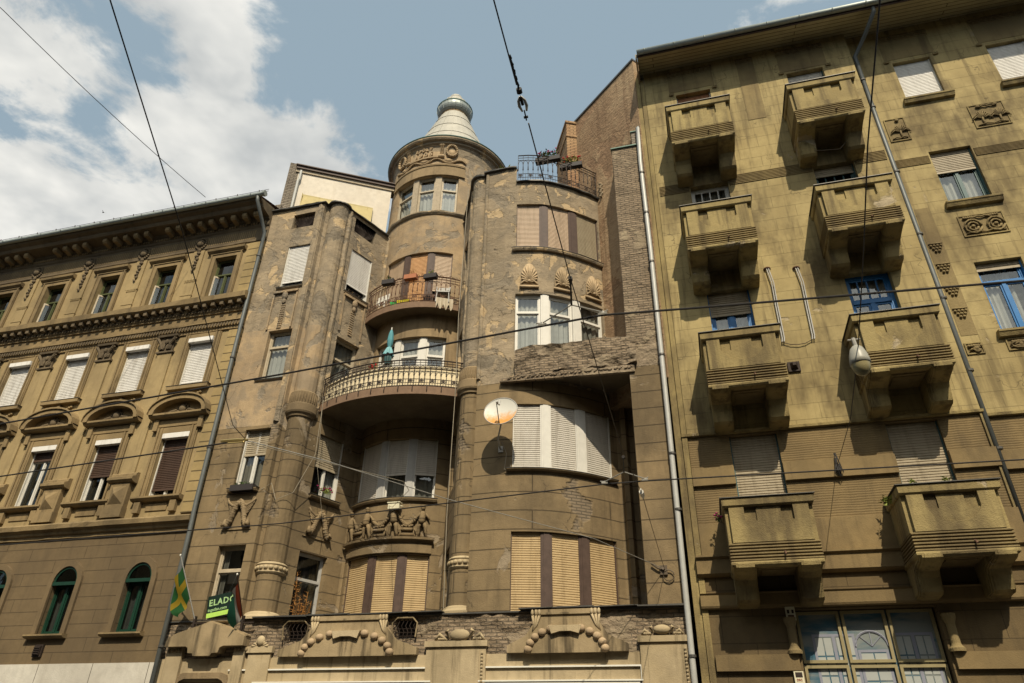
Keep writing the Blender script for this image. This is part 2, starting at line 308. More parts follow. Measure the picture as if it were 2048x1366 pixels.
# ---------------------------------------------------------------- mesh helpers
Z = Vector((0, 0, 1))
class Fr:
    """local frame: u along the wall, z up, w out of the wall"""
    def __init__(s, o=(0, 0, 0), t=(1, 0, 0)):
        s.o = Vector(o); s.t = Vector(t).normalized(); s.n = Vector((s.t.y, -s.t.x, 0))
    def p(s, u, z, w=0.0): return s.o + s.t*u + Z*z + s.n*w
FW = Fr()
class MB:
    def __init__(s): s.v = []; s.f = []; s.uv = []; s.mi = []; s.cur = 0
    def vert(s, p, uv=None): s.v.append(tuple(p)); s.uv.append(uv if uv else (p[0]+p[1]*.7, p[2])); return len(s.v)-1
    def face(s, idx, mi=None): s.f.append(tuple(idx)); s.mi.append(s.cur if mi is None else mi)
    def quad(s, a, b, c, d, uvs=None):
        i = [s.vert(p, uvs[k] if uvs else None) for k, p in enumerate((a, b, c, d))]; s.face(i)
    def box(s, u0, u1, z0, z1, w0, w1, fr=FW):
        c = [(u, z, w) for w in (w0, w1) for z in (z0, z1) for u in (u0, u1)]
        i = [s.vert(fr.p(*q), (q[0]+q[2], q[1])) for q in c]
        for f in ((4, 5, 7, 6), (1, 0, 2, 3), (0, 4, 6, 2), (5, 1, 3, 7), (6, 7, 3, 2), (0, 1, 5, 4)): s.face([i[k] for k in f])
        return s
    def prism(s, poly, w0, w1, fr=FW):
        """closed outline in (u,z), extruded from w0 to w1; outline runs counter-clockwise seen from outside"""
        n = len(poly)
        a = [s.vert(fr.p(u, z, w1), (u, z)) for u, z in poly]; b = [s.vert(fr.p(u, z, w0), (u, z)) for u, z in poly]
        s.face(a); s.face(b[::-1])
        for k in range(n):
            j = (k+1) % n; s.face([a[k], b[k], b[j], a[j]])
        return s
    def side(s, prof, u0, u1, fr=FW):
        """profile in (w,z) extruded along u"""
        a = [s.vert(fr.p(u0, z, w), (w, z)) for w, z in prof]; b = [s.vert(fr.p(u1, z, w), (w+.3, z)) for w, z in prof]
        n = len(prof); s.face(a); s.face(b[::-1])
        for k in range(n):
            j = (k+1) % n; s.face([a[k], b[k], b[j], a[j]])
        return s
    def blob(s, u, z, w, ru, rz, rw, fr=FW, n=8, m=6, rot=0.0):
        c = fr.p(u, z, w); rows = []
        cr, sr = math.cos(rot), math.sin(rot)
        for j in range(m+1):
            th = math.pi*j/m; row = []
            for i in range(n):
                ph = 2*math.pi*i/n
                x = ru*math.sin(th)*math.cos(ph); y = rz*math.cos(th); q = rw*math.sin(th)*math.sin(ph)
                row.append(s.vert(c + fr.t*(x*cr-y*sr) + Z*(x*sr+y*cr) + fr.n*q))
                if j in (0, m): break
            rows.append(row)
        for j in range(m):
            A, B = rows[j], rows[j+1]
            for i in range(n):
                k = (i+1) % n
                if len(A) == 1: s.face([A[0], B[k], B[i]])
                elif len(B) == 1: s.face([A[i], A[k], B[0]])
                else: s.face([A[i], A[k], B[k], B[i]])
        return s
    def tube(s, pts, r, n=6, caps=True):
        pts = [Vector(p) for p in pts]; rings = []
        rs = r if isinstance(r, (list, tuple)) else [r]*len(pts)
        up = Vector((0.13, 0.21, 1)).normalized()
        for k, p in enumerate(pts):
            d = (pts[min(k+1, len(pts)-1)] - pts[max(k-1, 0)]).normalized()
            a = d.cross(up)
            if a.length < 1e-3: a = d.cross(Vector((1, 0, 0)))
            a.normalize(); b = d.cross(a)
            rings.append([s.vert(p + (a*math.cos(2*math.pi*i/n) + b*math.sin(2*math.pi*i/n))*rs[k]) for i in range(n)])
        for A, B in zip(rings, rings[1:]):
            for i in range(n): s.face([A[i], A[(i+1) % n], B[(i+1) % n], B[i]])
        if caps: s.face(rings[0][::-1]); s.face(rings[-1])
        return s
    def ltube(s, pts, r, fr=FW, n=6): return s.tube([fr.p(*p) for p in pts], r, n)
    def lathe(s, cx, cy, prof, n=40, a0=0.0, a1=2*math.pi):
        full = abs(a1-a0-2*math.pi) < 1e-4; k = n if full else n+1; cols = []
        for i in range(k):
            a = a0+(a1-a0)*i/n
            cols.append([s.vert((cx+r*math.sin(a), cy-r*math.cos(a), z), (a*2.2, z)) for r, z in prof])
        for i in range(n):
            A, B = cols[i], cols[(i+1) % k]
            for j in range(len(prof)-1): s.face([A[j], B[j], B[j+1], A[j+1]])
        return s
    def build(s, name, mat, parent=None, smooth=False):
        me = bpy.data.meshes.new(name); me.from_pydata(s.v, [], s.f)
        mats = mat if isinstance(mat, (list, tuple)) else [mat]
        for m in mats: me.materials.append(M[m] if isinstance(m, str) else m)
        me.polygons.foreach_set('material_index', s.mi)
        ul = me.uv_layers.new(name='UVMap')
        li = [0]*len(me.loops); me.loops.foreach_get('vertex_index', li)
        buf = [0.0]*(2*len(li))
        for k, v in enumerate(li): buf[2*k], buf[2*k+1] = s.uv[v]
        ul.data.foreach_set('uv', buf)
        if smooth: me.polygons.foreach_set('use_smooth', [True]*len(me.polygons))
        me.update()
        o = bpy.data.objects.new(name, me); sc.collection.objects.link(o)
        if parent: o.parent = parent
        return o

def tag(o, label=None, cat=None, group=None, kind=None):
    if label: o['label'] = label
    if cat: o['category'] = cat
    if group: o['group'] = group
    if kind: o['kind'] = kind
    return o
def thing(name, loc, label, cat, group=None):
    o = bpy.data.objects.new(name, None); o.empty_display_size = .2; o.location = loc
    sc.collection.objects.link(o); tag(o, label, cat, group); return o
def adopt(root):
    """parts are modelled in world coordinates: keep them there under a root that stands at its own base"""
    inv = Matrix.Translation(root.location).inverted()
    for ch in root.children: ch.matrix_parent_inverse = inv

class Path:
    def __init__(s, pts, closed=False):
        s.p = [Vector((x, y, 0)) for x, y in pts]; s.s = [0.0]
        for a, b in zip(s.p, s.p[1:]): s.s.append(s.s[-1] + (b-a).length)
        s.len = s.s[-1]; s.seg = []
        for a, b in zip(s.p, s.p[1:]):
            t = (b-a).normalized(); s.seg.append((t, Vector((t.y, -t.x, 0))))
    def at(s, q):
        q = max(0, min(s.len, q)); k = 0
        while k < len(s.seg)-1 and q > s.s[k+1] + 1e-6: k += 1
        t, n = s.seg[k]; p = s.p[k] + t*(q-s.s[k])
        if abs(q-s.s[k+1]) < 1e-5 and k < len(s.seg)-1:
            n2 = s.seg[k+1][1]; m = (n+n2)
            if m.length > .3: m.normalize(); n = m/max(.5, m.dot(n2))
        elif abs(q-s.s[k]) < 1e-5 and k > 0:
            n2 = s.seg[k-1][1]; m = (n+n2)
            if m.length > .3: m.normalize(); n = m/max(.5, m.dot(n2))
        return p, n
    def sx(s, x, k0=0, k1=None):
        """length along the path where it crosses the given X, searching vertices k0..k1"""
        for k in range(k0, (k1 or len(s.p)-1)):
            a, b = s.p[k], s.p[k+1]
            if min(a.x, b.x)-1e-6 <= x <= max(a.x, b.x)+1e-6 and abs(b.x-a.x) > 1e-9:
                return s.s[k] + (x-a.x)/(b.x-a.x)*(s.s[k+1]-s.s[k])
        return None
    def fr(s, s0, s1, depth=0.0):
        a, na = s.at(s0); b, nb = s.at(s1)
        k = .5*(s0+s1); _, n = s.at(k)
        a = a - n*depth; b = b - n*depth
        return Fr(a, b-a), (b-a).length
    def samples(s, s0, s1, step=.5):
        q = sorted(set([s0, s1] + [x for x in s.s if s0+1e-4 < x < s1-1e-4])); out = []
        for a, b in zip(q, q[1:]):
            k = max(1, int(math.ceil((b-a)/step)))
            out += [a+(b-a)*i/k for i in range(k)]
        return out + [s1]

def wall(mb, path, s0, s1, z0, z1, holes=(), step=.6, zstep=1.2, disp=None, w=0.0):
    S = set(path.samples(s0, s1, step)); ZZ = {z0, z1}
    for h in holes:
        for a in (h[0], h[1]):
            if s0 <= a <= s1: S.add(a)
        for a in (h[2], h[3]):
            if z0 <= a <= z1: ZZ.add(a)
    S = sorted(S); S = [S[0]] + [b for a, b in zip(S, S[1:]) if b-a > 1e-5]
    zz = sorted(ZZ); q = []
    for a, b in zip(zz, zz[1:]):
        k = max(1, int(math.ceil((b-a)/zstep))); q += [a+(b-a)*i/k for i in range(k)]
    zz = q + [z1]; cache = {}
    def pos(a, z, d=0.0):
        p, n = path.at(a); k = w + (disp(a, z, p) if disp else 0) - d
        return Vector((p.x+n.x*k, p.y+n.y*k, z))
    def vi(i, j):
        if (i, j) not in cache: cache[(i, j)] = mb.vert(pos(S[i], zz[j]), (S[i], zz[j]))
        return cache[(i, j)]
    for i in range(len(S)-1):
        cs = (S[i]+S[i+1])/2
        for j in range(len(zz)-1):
            cz = (zz[j]+zz[j+1])/2
            if any(h[0] < cs < h[1] and h[2] < cz < h[3] for h in holes): continue
            mb.face([vi(i, j), vi(i+1, j), vi(i+1, j+1), vi(i, j+1)])
    for h in holes:
        d = h[4] if len(h) > 4 else .22
        a, b, c, e = max(h[0], s0), min(h[1], s1), max(h[2], z0), min(h[3], z1)
        if a >= b or c >= e: continue
        ss = [q for q in S if a-1e-5 <= q <= b+1e-5]; zs = [q for q in zz if c-1e-5 <= q <= e+1e-5]
        for k in range(len(ss)-1):
            for z, up in ((c, 1), (e, 0)):
                if (z == z1 and not up): pass
                A, B, C, D = pos(ss[k], z), pos(ss[k+1], z), pos(ss[k+1], z, d), pos(ss[k], z, d)
                uv = [(ss[k], z), (ss[k+1], z), (ss[k+1], z+d), (ss[k], z+d)]
                if not up: A, B, C, D = B, A, D, C
                mb.quad(A, B, C, D, uv)
        for k in range(len(zs)-1):
            for q, lf in ((a, 1), (b, 0)):
                A, B, C, D = pos(q, zs[k]), pos(q, zs[k+1]), pos(q, zs[k+1], d), pos(q, zs[k], d)
                uv = [(q, zs[k]), (q, zs[k+1]), (q+d, zs[k+1]), (q+d, zs[k])]
                mb.quad(A, B, C, D, uv)
    return mb

def mould(mb, path, s0, s1, prof, step=.4, base=0.0, jag=0.0):
    """sweep a closed (w,z) profile along the path"""
    ss = path.samples(s0, s1, step); rings = []
    for a in ss:
        p, n = path.at(a); q = []
        for k, (wv, z) in enumerate(prof):
            j = jag*noise.noise(Vector((a*3.1, z*5, k*1.7))) if jag and wv > .02 else 0
            q.append(mb.vert((p.x+n.x*(wv+base+j), p.y+n.y*(wv+base+j), z+j*.6), (a+wv, z)))
        rings.append(q)
    n = len(prof)
    for A, B in zip(rings, rings[1:]):
        for i in range(n):
            j = (i+1) % n; mb.face([A[i], B[i], B[j], A[j]])
    mb.face(rings[0]); mb.face(rings[-1][::-1]); return mb

# ---------------------------------------------------------------- windows
def slats(mb, fr, u0, u1, z0, z1, w, pitch=.05, sag=0.0):
    k = max(2, int((z1-z0)/pitch)); h = (z1-z0)/k
    for i in range(k):
        a = z0+i*h; ww = w
        j = [mb.vert(fr.p(u, z, q), (u, z)) for (z, q) in ((a+.012*h, ww-.008), (a+h*.25, ww+.007), (a+h*.80, ww+.007), (a+h, ww-.006)) for u in (u0, u1)]
        for t in range(3): mb.face([j[2*t], j[2*t+1], j[2*t+3], j[2*t+2]])
    mb.box(u0, u1, z0-.02, z0+.03, w-.015, w+.015, fr)

def window(parent, path, s0, s1, z0, z1, depth=.2, frame='w_white', fw=.06, cols=1, rows=(), shut=None, frac=1.0,
           curtain=None, glass='glass', pitch=.06, label=None, back=.28, name='window', room='dark', box=None, shw=.05, lean=0.0, bars=None):
    fr, W = path.fr(s0, s1, depth) if isinstance(path, Path) else (Fr(FW.p(s0, 0, -depth-path)), s1-s0)
    m = MB(); e = .004
    m.box(0, fw, z0, z1, -.03, .04, fr); m.box(W-fw, W, z0, z1, -.03, .04, fr)
    m.box(fw, W-fw, z1-fw, z1, -.03, .04, fr); m.box(fw, W-fw, z0, z0+fw, -.03, .04, fr)
    zb = [z0+fw] + [z0+(z1-z0)*r for r in rows] + [z1-fw]
    for r in zb[1:-1]: m.box(fw, W-fw, r-fw*.55, r+fw*.55, -.025, .055, fr)
    for k in range(1, cols):
        u = W*k/cols; m.box(u-fw*.6, u+fw*.6, z0+fw, (zb[-2] if rows else z1-fw), -.028, .045, fr)
    # sashes
    lo = zb[:-1] if rows else zb[:1]
    for zi in range(len(zb)-1):
        cn = cols if (zi == 0 or not rows) else 1
        for k in range(cn):
            a = fw if k == 0 else W*k/cn + fw*.6; b = W-fw if k == cn-1 else W*(k+1)/cn - fw*.6
            c, d = zb[zi] + (fw*.55 if zi else 0), zb[zi+1] - (fw*.55 if zi < len(zb)-2 else 0)
            t = fw*.55
            m.box(a, a+t, c, d, -.02, .02, fr); m.box(b-t, b, c, d, -.02, .02, fr)
            m.box(a+t, b-t, c, c+t, -.02, .02, fr); m.box(a+t, b-t, d-t, d, -.02, .02, fr)
            if bars and zi == len(zb)-2:
                for q in range(1, bars): x = a+(b-a)*q/bars; m.box(x-.018, x+.018, c+t, d-t, -.015, .018, fr)
    o = m.build(name, frame, parent)
    if label: o['label'] = label
    g = MB(); g.quad(fr.p(fw, z0+fw, -.005), fr.p(W-fw, z0+fw, -.005), fr.p(W-fw, z1-fw, -.005), fr.p(fw, z1-fw, -.005)); g.build('pane', glass, o)
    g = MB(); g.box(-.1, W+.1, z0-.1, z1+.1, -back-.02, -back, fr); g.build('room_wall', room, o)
    if curtain:
        c = MB(); n = max(8, int(W*22)); ra, rb = (0, 1) if len(curtain) < 3 else curtain[1:3]
        a0, a1 = W*ra, W*rb
        for i in range(n):
            u, v = a0+(a1-a0)*i/n, a0+(a1-a0)*(i+1)/n
            wa, wb = -.12+.025*math.sin(i*1.9), -.12+.025*math.sin((i+1)*1.9)
            c.quad(fr.p(u, z0, wa), fr.p(v, z0, wb), fr.p(v, z1, wb), fr.p(u, z1, wa))
        c.build('curtain', curtain[0], o)
    if shut:
        s = MB(); zs = z1-(z1-z0)*frac
        slats(s, fr, .02, W-.02, zs, z1-.005, shw+.02, pitch)
        s.build('roller_shutter', shut, o)
        r = MB(); r.box(0, .03, z0, z1, .042, .105, fr); r.build('guide_rail', frame, o); r = MB(); r.box(W-.03, W, z0, z1, .042, .105, fr); r.build('guide_rail', frame, o)
    if box:
        b = MB(); b.box(.0, W, z1-box, z1-.005, .11, .26, fr); b.build('shutter_box', frame if shut is None else 'sh_white', o)
    return o

def sill(parent, path, s0, s1, z, mat='c_trim', h=.07, out=.14, name='window_sill'):
    m = MB()
    if isinstance(path, Path): mould(m, path, s0, s1, [(-.15, z-h), (out-.03, z-h), (out, z-h*.5), (out, z-.008), (-.15, z+.01)], .15)
    else: m.box(s0, s1, z-h, z, -.15-path, out-path)
    m.build(name, mat, parent)
    m = MB()
    if isinstance(path, Path): mould(m, path, s0-.02, s1+.02, [(-.14, z+.012), (out+.015, z-.006), (out+.015, z+.004), (-.14, z+.022)], .15)
    else: m.box(s0-.02, s1+.02, z+.002, z+.012, -.14-path, out+.015-path)
    m.build('sill_flashing', 'lead', parent)

# ================================================================ setting
g = MB(); g.box(-150, 150, -.5, 0, 6.5-200+190, 300); g = MB()
g.quad(Vector((-300, -300, -.12)), Vector((300, -300, -.12)), Vector((300, 300, -.12)), Vector((-300, 300, -.12)))
tag(g.build('ground', 'asphalt'), kind='structure')
g = MB(); g.box(-60, 60, -.10, 0.0, -14, 3.2); tag(g.build('pavement', 'paving'), kind='structure')
g = MB(); g.box(-60, 60, -.10, 0.012, 3.2, 3.38); tag(g.build('kerb', 'paving'), kind='structure')
g = MB(); g.box(-60, 60, -.116, -.112, 3.38, 13.0); tag(g.build('road', 'asphalt'), kind='structure')
g = MB(); g.box(-60, 60, -.10, 0.0, 13.0, 22); tag(g.build('far_pavement', 'paving'), kind='structure')

# unseen houses added behind the camera to shade the lower sky; they show in the panes
OP = thing('unseen_facing_house', (0, -26, 0), 'long unseen house added across the street from the turret house', 'building')
OPP = Path([(46, -25.0), (-50, -25.0)])
hs = [(3+4*k, 4.3+4*k, z, z+2.0, .25) for k in range(23) for z in (1.2, 5.0, 8.8, 12.6, 16.2)]
m = MB(); wall(m, OPP, 0, OPP.len, 0, 19.5, hs, 20, 20); m.build('front_wall', 'c_trim', OP)
m = MB(); m.box(-50, 46, 0, 19.4, 25.4, 36); m.build('rear_block', 'c_trim', OP)
m = MB(); mould(m, OPP, 0, OPP.len, [(0, 19.2), (.5, 19.4), (.5, 19.6), (0, 19.7)], 40); m.build('eaves', 'l_dark', OP)
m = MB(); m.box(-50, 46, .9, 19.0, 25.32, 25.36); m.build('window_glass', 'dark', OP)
adopt(OP)

# ================================================================ central building
CB = thing('apartment_house', (-7, 6, 0), 'crumbling grey brown apartment house with round turret, between ochre and yellow houses', 'building')
pts = []; mk = {}
def P_(x, y, name=None):
    pts.append((x, y))
    if name: mk[name] = len(pts)-1
P_(-13.4, 0); P_(-11.36, 0, 'flatL'); P_(-11.34, .16)
for a in range(-55, 106, 20): P_(-10.98+.34*math.sin(R(a)), .42-.34*math.cos(R(a)), 'colA' if a == -55 else None)
P_(-10.63, .56, 'ang0'); P_(-9.95, 2.23, 'ang1')
for a in range(-42, 41, 4): P_(-8.4+2.2*math.sin(R(a)), 3.9-2.2*math.cos(R(a)), 'tur0' if a == -42 else ('tur1' if a == 38 else None))
P_(-6.93, 2.27, 'sb0'); P_(-6.12, .74, 'sb1')
for a in range(-75, 46, 20): P_(-5.70+.33*math.sin(R(a)), .53-.33*math.cos(R(a)), 'colB' if a == -75 else None)
P_(-5.44, .11, 'flatR'); P_(-4.75, .07)
for q in [(-4.4, .1), (-4.05, .16), (-3.67, .27), (-3.45, .365), (-3.13, .55), (-2.82, .77), (-2.62, .93), (-2.33, 1.2), (-2.04, 1.5)]: P_(*q)
P_(-1.9, 1.66, 'bowend'); P_(-1.80, 1.66); P_(-1.74, 1.5); P_(-1.62, 1.5); P_(-1.56, 1.68); P_(-1.42, 1.68, 'sp0'); P_(-1.27, 0.0, 'pier0'); P_(-.42, 0, 'pier1')
CP = Path(pts)
S = {k: CP.s[v] for k, v in mk.items()}
sL = lambda x: x+13.4
sA = lambda u: S['ang0']+u
tur_c = (-8.4, 3.9)
def sT(a):   # turret angle -> s
    return S['tur0'] + (R(a)-R(-42))*2.2*0.9998
def sB(u): return S['sb0']+u
def sR(x): return CP.sx(x, mk['flatR'], mk['bowend'])
def nz(a, z, f, k=0.0): return noise.noise(Vector((a*f+k, z*f, k*1.3)))
def rough(a, z, p):
    return .022*nz(a, z, .9, 3) + .010*nz(a, z, 2.3, 8) + .004*nz(a, z, 5.5, 1)
def rough2(a, z, p): return .014*nz(a, z, 1.1, 3) + .008*nz(a, z, 3.1, 8)

hl = lambda z0, z1, d=.2: (sL(-12.43), sL(-11.6), z0, z1, d)
ha = lambda z0, z1, d=.2: (sA(.32), sA(1.27), z0, z1, d)
ht = lambda z0, z1, d=.2: (sT(-37), sT(32.5), z0, z1, d)
hb = lambda z0, z1, d=.2: (sB(.40), sB(1.33), z0, z1, d)
hr = lambda z0, z1, d=.2: (sR(-4.4), sR(-2.04), z0, z1, d)

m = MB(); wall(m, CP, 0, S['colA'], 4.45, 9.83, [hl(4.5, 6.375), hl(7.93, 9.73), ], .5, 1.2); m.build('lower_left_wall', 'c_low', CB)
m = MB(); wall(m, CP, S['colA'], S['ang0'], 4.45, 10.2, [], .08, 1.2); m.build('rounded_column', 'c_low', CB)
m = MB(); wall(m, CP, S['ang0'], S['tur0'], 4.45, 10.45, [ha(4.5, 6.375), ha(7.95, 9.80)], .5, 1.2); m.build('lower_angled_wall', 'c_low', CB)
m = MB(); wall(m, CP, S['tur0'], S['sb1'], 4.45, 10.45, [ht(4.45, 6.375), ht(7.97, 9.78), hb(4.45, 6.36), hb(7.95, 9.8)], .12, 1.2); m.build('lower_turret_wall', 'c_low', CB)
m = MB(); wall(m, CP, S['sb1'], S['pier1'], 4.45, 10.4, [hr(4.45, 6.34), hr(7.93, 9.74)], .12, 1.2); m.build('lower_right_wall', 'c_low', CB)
m = MB(); wall(m, CP, 0, S['ang0'], 9.83, 13.2, [hl(11.36, 13.12)], .1, .12, rough2); m.build('middle_left_wall', 'c_smooth', CB)
m = MB(); wall(m, CP, 0, S['ang0'], 13.2, 18.25, [hl(14.78, 16.52), (sL(-12.5), sL(-11.66), 17.32, 17.95, .3)], .08, .08, rough); m.build('upper_left_wall', 'c_up', CB)
m = MB(); wall(m, CP, S['ang0'], S['tur0'], 10.45, 18.25, [ha(11.4, 13.2), ha(14.95, 16.75), (sA(.27), sA(1.24), 17.5, 18.12, .3)], .1, .1, rough); m.build('upper_angled_wall', 'c_up', CB)
m = MB(); wall(m, CP, S['tur0'], S['sb0'], 10.45, 14.25, [ht(10.6, 13.35)], .12, 1.2); m.build('recessed_balcony_wall', 'c_trim', CB)
m = MB(); wall(m, CP, S['sb0'], S['colB'], 10.45, 18.35, [hb(10.9, 13.2), hb(14.7, 16.75)], .1, .1, rough); m.build('upper_side_wall', 'c_up', CB)
m = MB(); wall(m, CP, S['tur0'], S['sb0'], 14.25, 18.3, [ht(14.4, 16.82)], .1, .1, rough2); m.build('upper_turret_wall', 'c_smooth', CB)
m = MB(); wall(m, CP, S['colB'], S['flatR'], 10.4, 18.35, [], .06, .1, rough); m.build('upper_column', 'c_up', CB)
def ztop(a): return 18.36
m = MB(); wall(m, CP, S['flatR'], sR(-4.42), 10.4, 18.36, [], .08, .08, rough); m.build('upper_right_pier', 'c_up', CB)
m = MB(); wall(m, CP, sR(-4.42), S['bowend'], 10.4, 17.72, [(sR(-4.4), sR(-2.04), 11.3, 13.32, .2), (sR(-4.4), sR(-2.04), 15.0, 16.8, .2)], .08, .08, rough2); m.build('upper_bow_wall', 'c_up', CB)
m = MB(); wall(m, CP, S['bowend'], S['pier0'], 10.4, 18.1, [], .1, .1, rough); m.build('upper_return_wall', 'c_up', CB)
m = MB(); wall(m, CP, S['pier0'], S['pier1'], 10.4, 18.3, [], .06, .06, rough); m.build('corner_pier', 'c_rubble', CB)
m = MB(); m.box(-.62, -.40, 18.3, 18.95, -1.2, -.02); m.build('pier_stub', 'c_brick', CB)
m = MB(); m.box(-1.3, -.40, 18.31, 18.35, -1.5, .06); m.box(-.65, -.38, 18.95, 18.98, -1.25, .02); m.build('pier_flashing', 'verd', CB)
# solid mass behind the front so nothing is see-through
m = MB(); m.box(-13.38, -.44, 10, 18.1, -16, -4.2); m.box(-13.38, -.44, 0, 10, -16, -4.2); m.build('rear_block', 'c_trim', CB)
m = MB()
rf = [CP.at(a)[0] for a in CP.samples(0, CP.len, .4)]
def roofcap(z, s0, s1, name, mat):
    q = [CP.at(a) for a in CP.samples(s0, s1, .3)]; mm = MB()
    for (p, n), (p2, n2) in zip(q, q[1:]):
        mm.quad(Vector((p.x, p.y+.01, z)), Vector((p2.x, p2.y+.01, z)), Vector((p2.x, 5, z)), Vector((p.x, 5, z)))
    mm.build(name, mat, CB)
roofcap(18.12, 0.02, S['ang0'], 'left_flat_roof', 'lead'); roofcap(18.12, S['ang0'], S['ang1'], 'left_flat_roof', 'lead')
roofcap(17.69, S['flatR'], S['pier1']-.02, 'roof_terrace', 'lead')
# flashings along parapets
fl = lambda z: [(-.18, z), (.07, z-.02), (.07, z+.02), (-.18, z+.05)]
for a, b, z in ((0, S['ang1'], 18.27), (S['sb0'], sR(-4.42), 18.38), (sR(-4.42), S['bowend'], 17.74)):
    m = MB(); mould(m, CP, a, b, fl(z), .1, .03, .03); m.build('parapet_flashing', 'lead', CB)

# --- windows of the central building
X1 = lambda a, b: (sL(a), sL(b))
window(CB, CP, sL(-12.43), sL(-11.6), 4.5, 6.375, .2, 'w_cream', .06, 1, (.66,), curtain=('curtaind', 0, .25))
window(CB, CP, sL(-12.43), sL(-11.6), 7.93, 9.73, .2, 'w_white', .05, 2, (), 'sh_tan', .42, ('curtaind',), shw=.02)
window(CB, CP, sL(-12.43), sL(-11.6), 11.36, 13.12, .2, 'w_cream', .06, 1, (.68,), curtain=('curtain',))
window(CB, CP, sL(-12.43), sL(-11.6), 14.78, 16.52, .14, 'w_white', .05, 1, (), 'sh_white', .86)
window(CB, CP, sA(.32), sA(1.27), 4.5, 6.375, .2, 'w_grey', .05, 1, (.63,), curtain=('curtaind',), glass='glassd')
window(CB, CP, sA(.32), sA(1.27), 7.95, 9.80, .16, 'w_white', .045, 2, (), 'sh_tan', .52, ('curtain', .55, 1))
window(CB, CP, sA(.32), sA(1.27), 11.4, 13.2, .2, 'w_cream', .055, 1, (.6,), curtain=('curtaind',))
window(CB, CP, sA(.32), sA(1.27), 14.95, 16.75, .12, 'w_white', .05, 1, (), 'sh_white', .80)
for z0, z1 in ((4.45, 6.36), (7.95, 9.8), (10.9, 13.2), (14.7, 16.75)):
    window(CB, CP, sB(.40), sB(1.33), z0, z1, .16, 'w_grey', .06, 2, (.66,), glass='glassd')
lights = [(-37, -14.4), (-8.1, 9.7), (15.9, 32.5)]
def tlights(z0, z1, dep, kw3, mull, mdep=.1):
    for (a, b), kw in zip(lights, kw3): window(CB, CP, sT(a), sT(b), z0, z1, dep, **kw)
    for a, b in ((-14.4, -8.1), (9.7, 15.9)):
        f, W = CP.fr(sT(a), sT(b), mdep); mm = MB(); mm.box(0, W, z0, z1, -.16, .03, f)
        mm.box(W*.2, W*.8, z0, z1, .03, .045, f); mm.build('mullion', mull, CB)
sb = dict(frame='w_brown', fw=.04, shut='sh_beige', pitch=.055)
tlights(4.45, 6.375, .16, [dict(sb), dict(sb, frac=.86, cols=2), dict(sb)], 'w_brown', .08)
sg = dict(frame='w_white', fw=.045, shut='sh_grey', pitch=.055, curtain=('curtaind',))
tlights(7.97, 9.78, .16, [dict(sg), dict(sg, frac=.60), dict(sg, frac=.60)], 'w_grey', .08)
cw = dict(frame='w_white', fw=.06, rows=(.76,), curtain=('curtain',), cols=1)
tlights(10.6, 13.35, .16, [cw, cw, cw], 'w_white', .1)
so_ = dict(frame='w_brown', fw=.04, pitch=.055)
tlights(14.4, 16.82, .16, [dict(so_, shut='sh_pink'), dict(so_, shut='sh_orange'), dict(so_, shut='sh_pink', frac=.66)], 'w_brown', .08)
BWS = [(-4.4, -3.67), (-3.45, -2.82), (-2.62, -2.04)]
def rlights(z0, z1, dep, kw3, mull, mdep=.08):
    for (a, b), kw in zip(BWS, kw3): window(CB, CP, sR(a), sR(b), z0, z1, dep, **kw)
    for a, b in ((-3.67, -3.45), (-2.82, -2.62)):
        f, W = CP.fr(sR(a), sR(b), mdep); mm = MB(); mm.box(0, W, z0, z1, -.16, .03, f); mm.box(W*.2, W*.8, z0, z1, .03, .042, f); mm.build('mullion', mull, CB)
rlights(4.45, 6.34, .16, [sb, sb, sb], 'w_brown')
rg = dict(frame='w_white', fw=.04, shut='sh_grey', pitch=.055)
rlights(7.93, 9.74, .13, [rg, dict(rg, frac=.97), rg], 'w_white', .05)
cw2 = dict(frame='w_white', fw=.06, rows=(.70,), curtain=('curtain',))
rlights(11.3, 13.32, .14, [cw2, cw2, dict(cw2, curtain=('curtaind',))], 'w_white', .06)
rb = dict(frame='w_brown', fw=.04, shut='sh_pink', pitch=.05)
rlights(15.0, 16.8, .16, [rb, rb, dict(rb, shut='sh_tan')], 'w_brown')
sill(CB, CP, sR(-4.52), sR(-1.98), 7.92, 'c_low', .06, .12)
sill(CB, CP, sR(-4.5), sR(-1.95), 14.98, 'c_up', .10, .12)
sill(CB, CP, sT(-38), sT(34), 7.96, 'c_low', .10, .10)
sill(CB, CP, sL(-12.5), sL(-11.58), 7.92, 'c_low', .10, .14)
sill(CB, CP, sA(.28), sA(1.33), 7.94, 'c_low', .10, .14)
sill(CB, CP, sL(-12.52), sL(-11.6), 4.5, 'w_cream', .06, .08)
sill(CB, CP, sL(-12.5), sL(-11.55), 11.35, 'c_smooth', .05, .06)
sill(CB, CP, sL(-12.5), sL(-11.55), 14.78, 'c_up', .07, .07)
sill(CB, CP, sA(.28), sA(1.3), 14.95, 'c_up', .07, .07)
# vents under the left parapet
for pth, a, b, z0, z1 in ((CP, sL(-12.5), sL(-11.66), 17.32, 17.95), (CP, sA(.27), sA(1.24), 17.5, 18.12)):
    f, W = pth.fr(a, b, .1); mm = MB(); random.seed(int(z0*10))
    for k in range(15):
        x = W*(k+.5)/15; mm.ltube([(W/2+(x-W/2)*.25, z0, 0), (x, z0+(z1-z0)*.55, .02), (W/2+(x-W/2)*1.15, z1, 0)], .011, f, 4)
    mm.ltube([(0, z0+.02, .05), (W, z0+.02, .05)], .018, f, 4)
    v = mm.build('vent_grille', 'iron', CB); mm = MB(); mm.box(-.05, W+.05, z0-.05, z1+.05, -.24, -.22, f); mm.build('vent_back', 'w_brown', v)

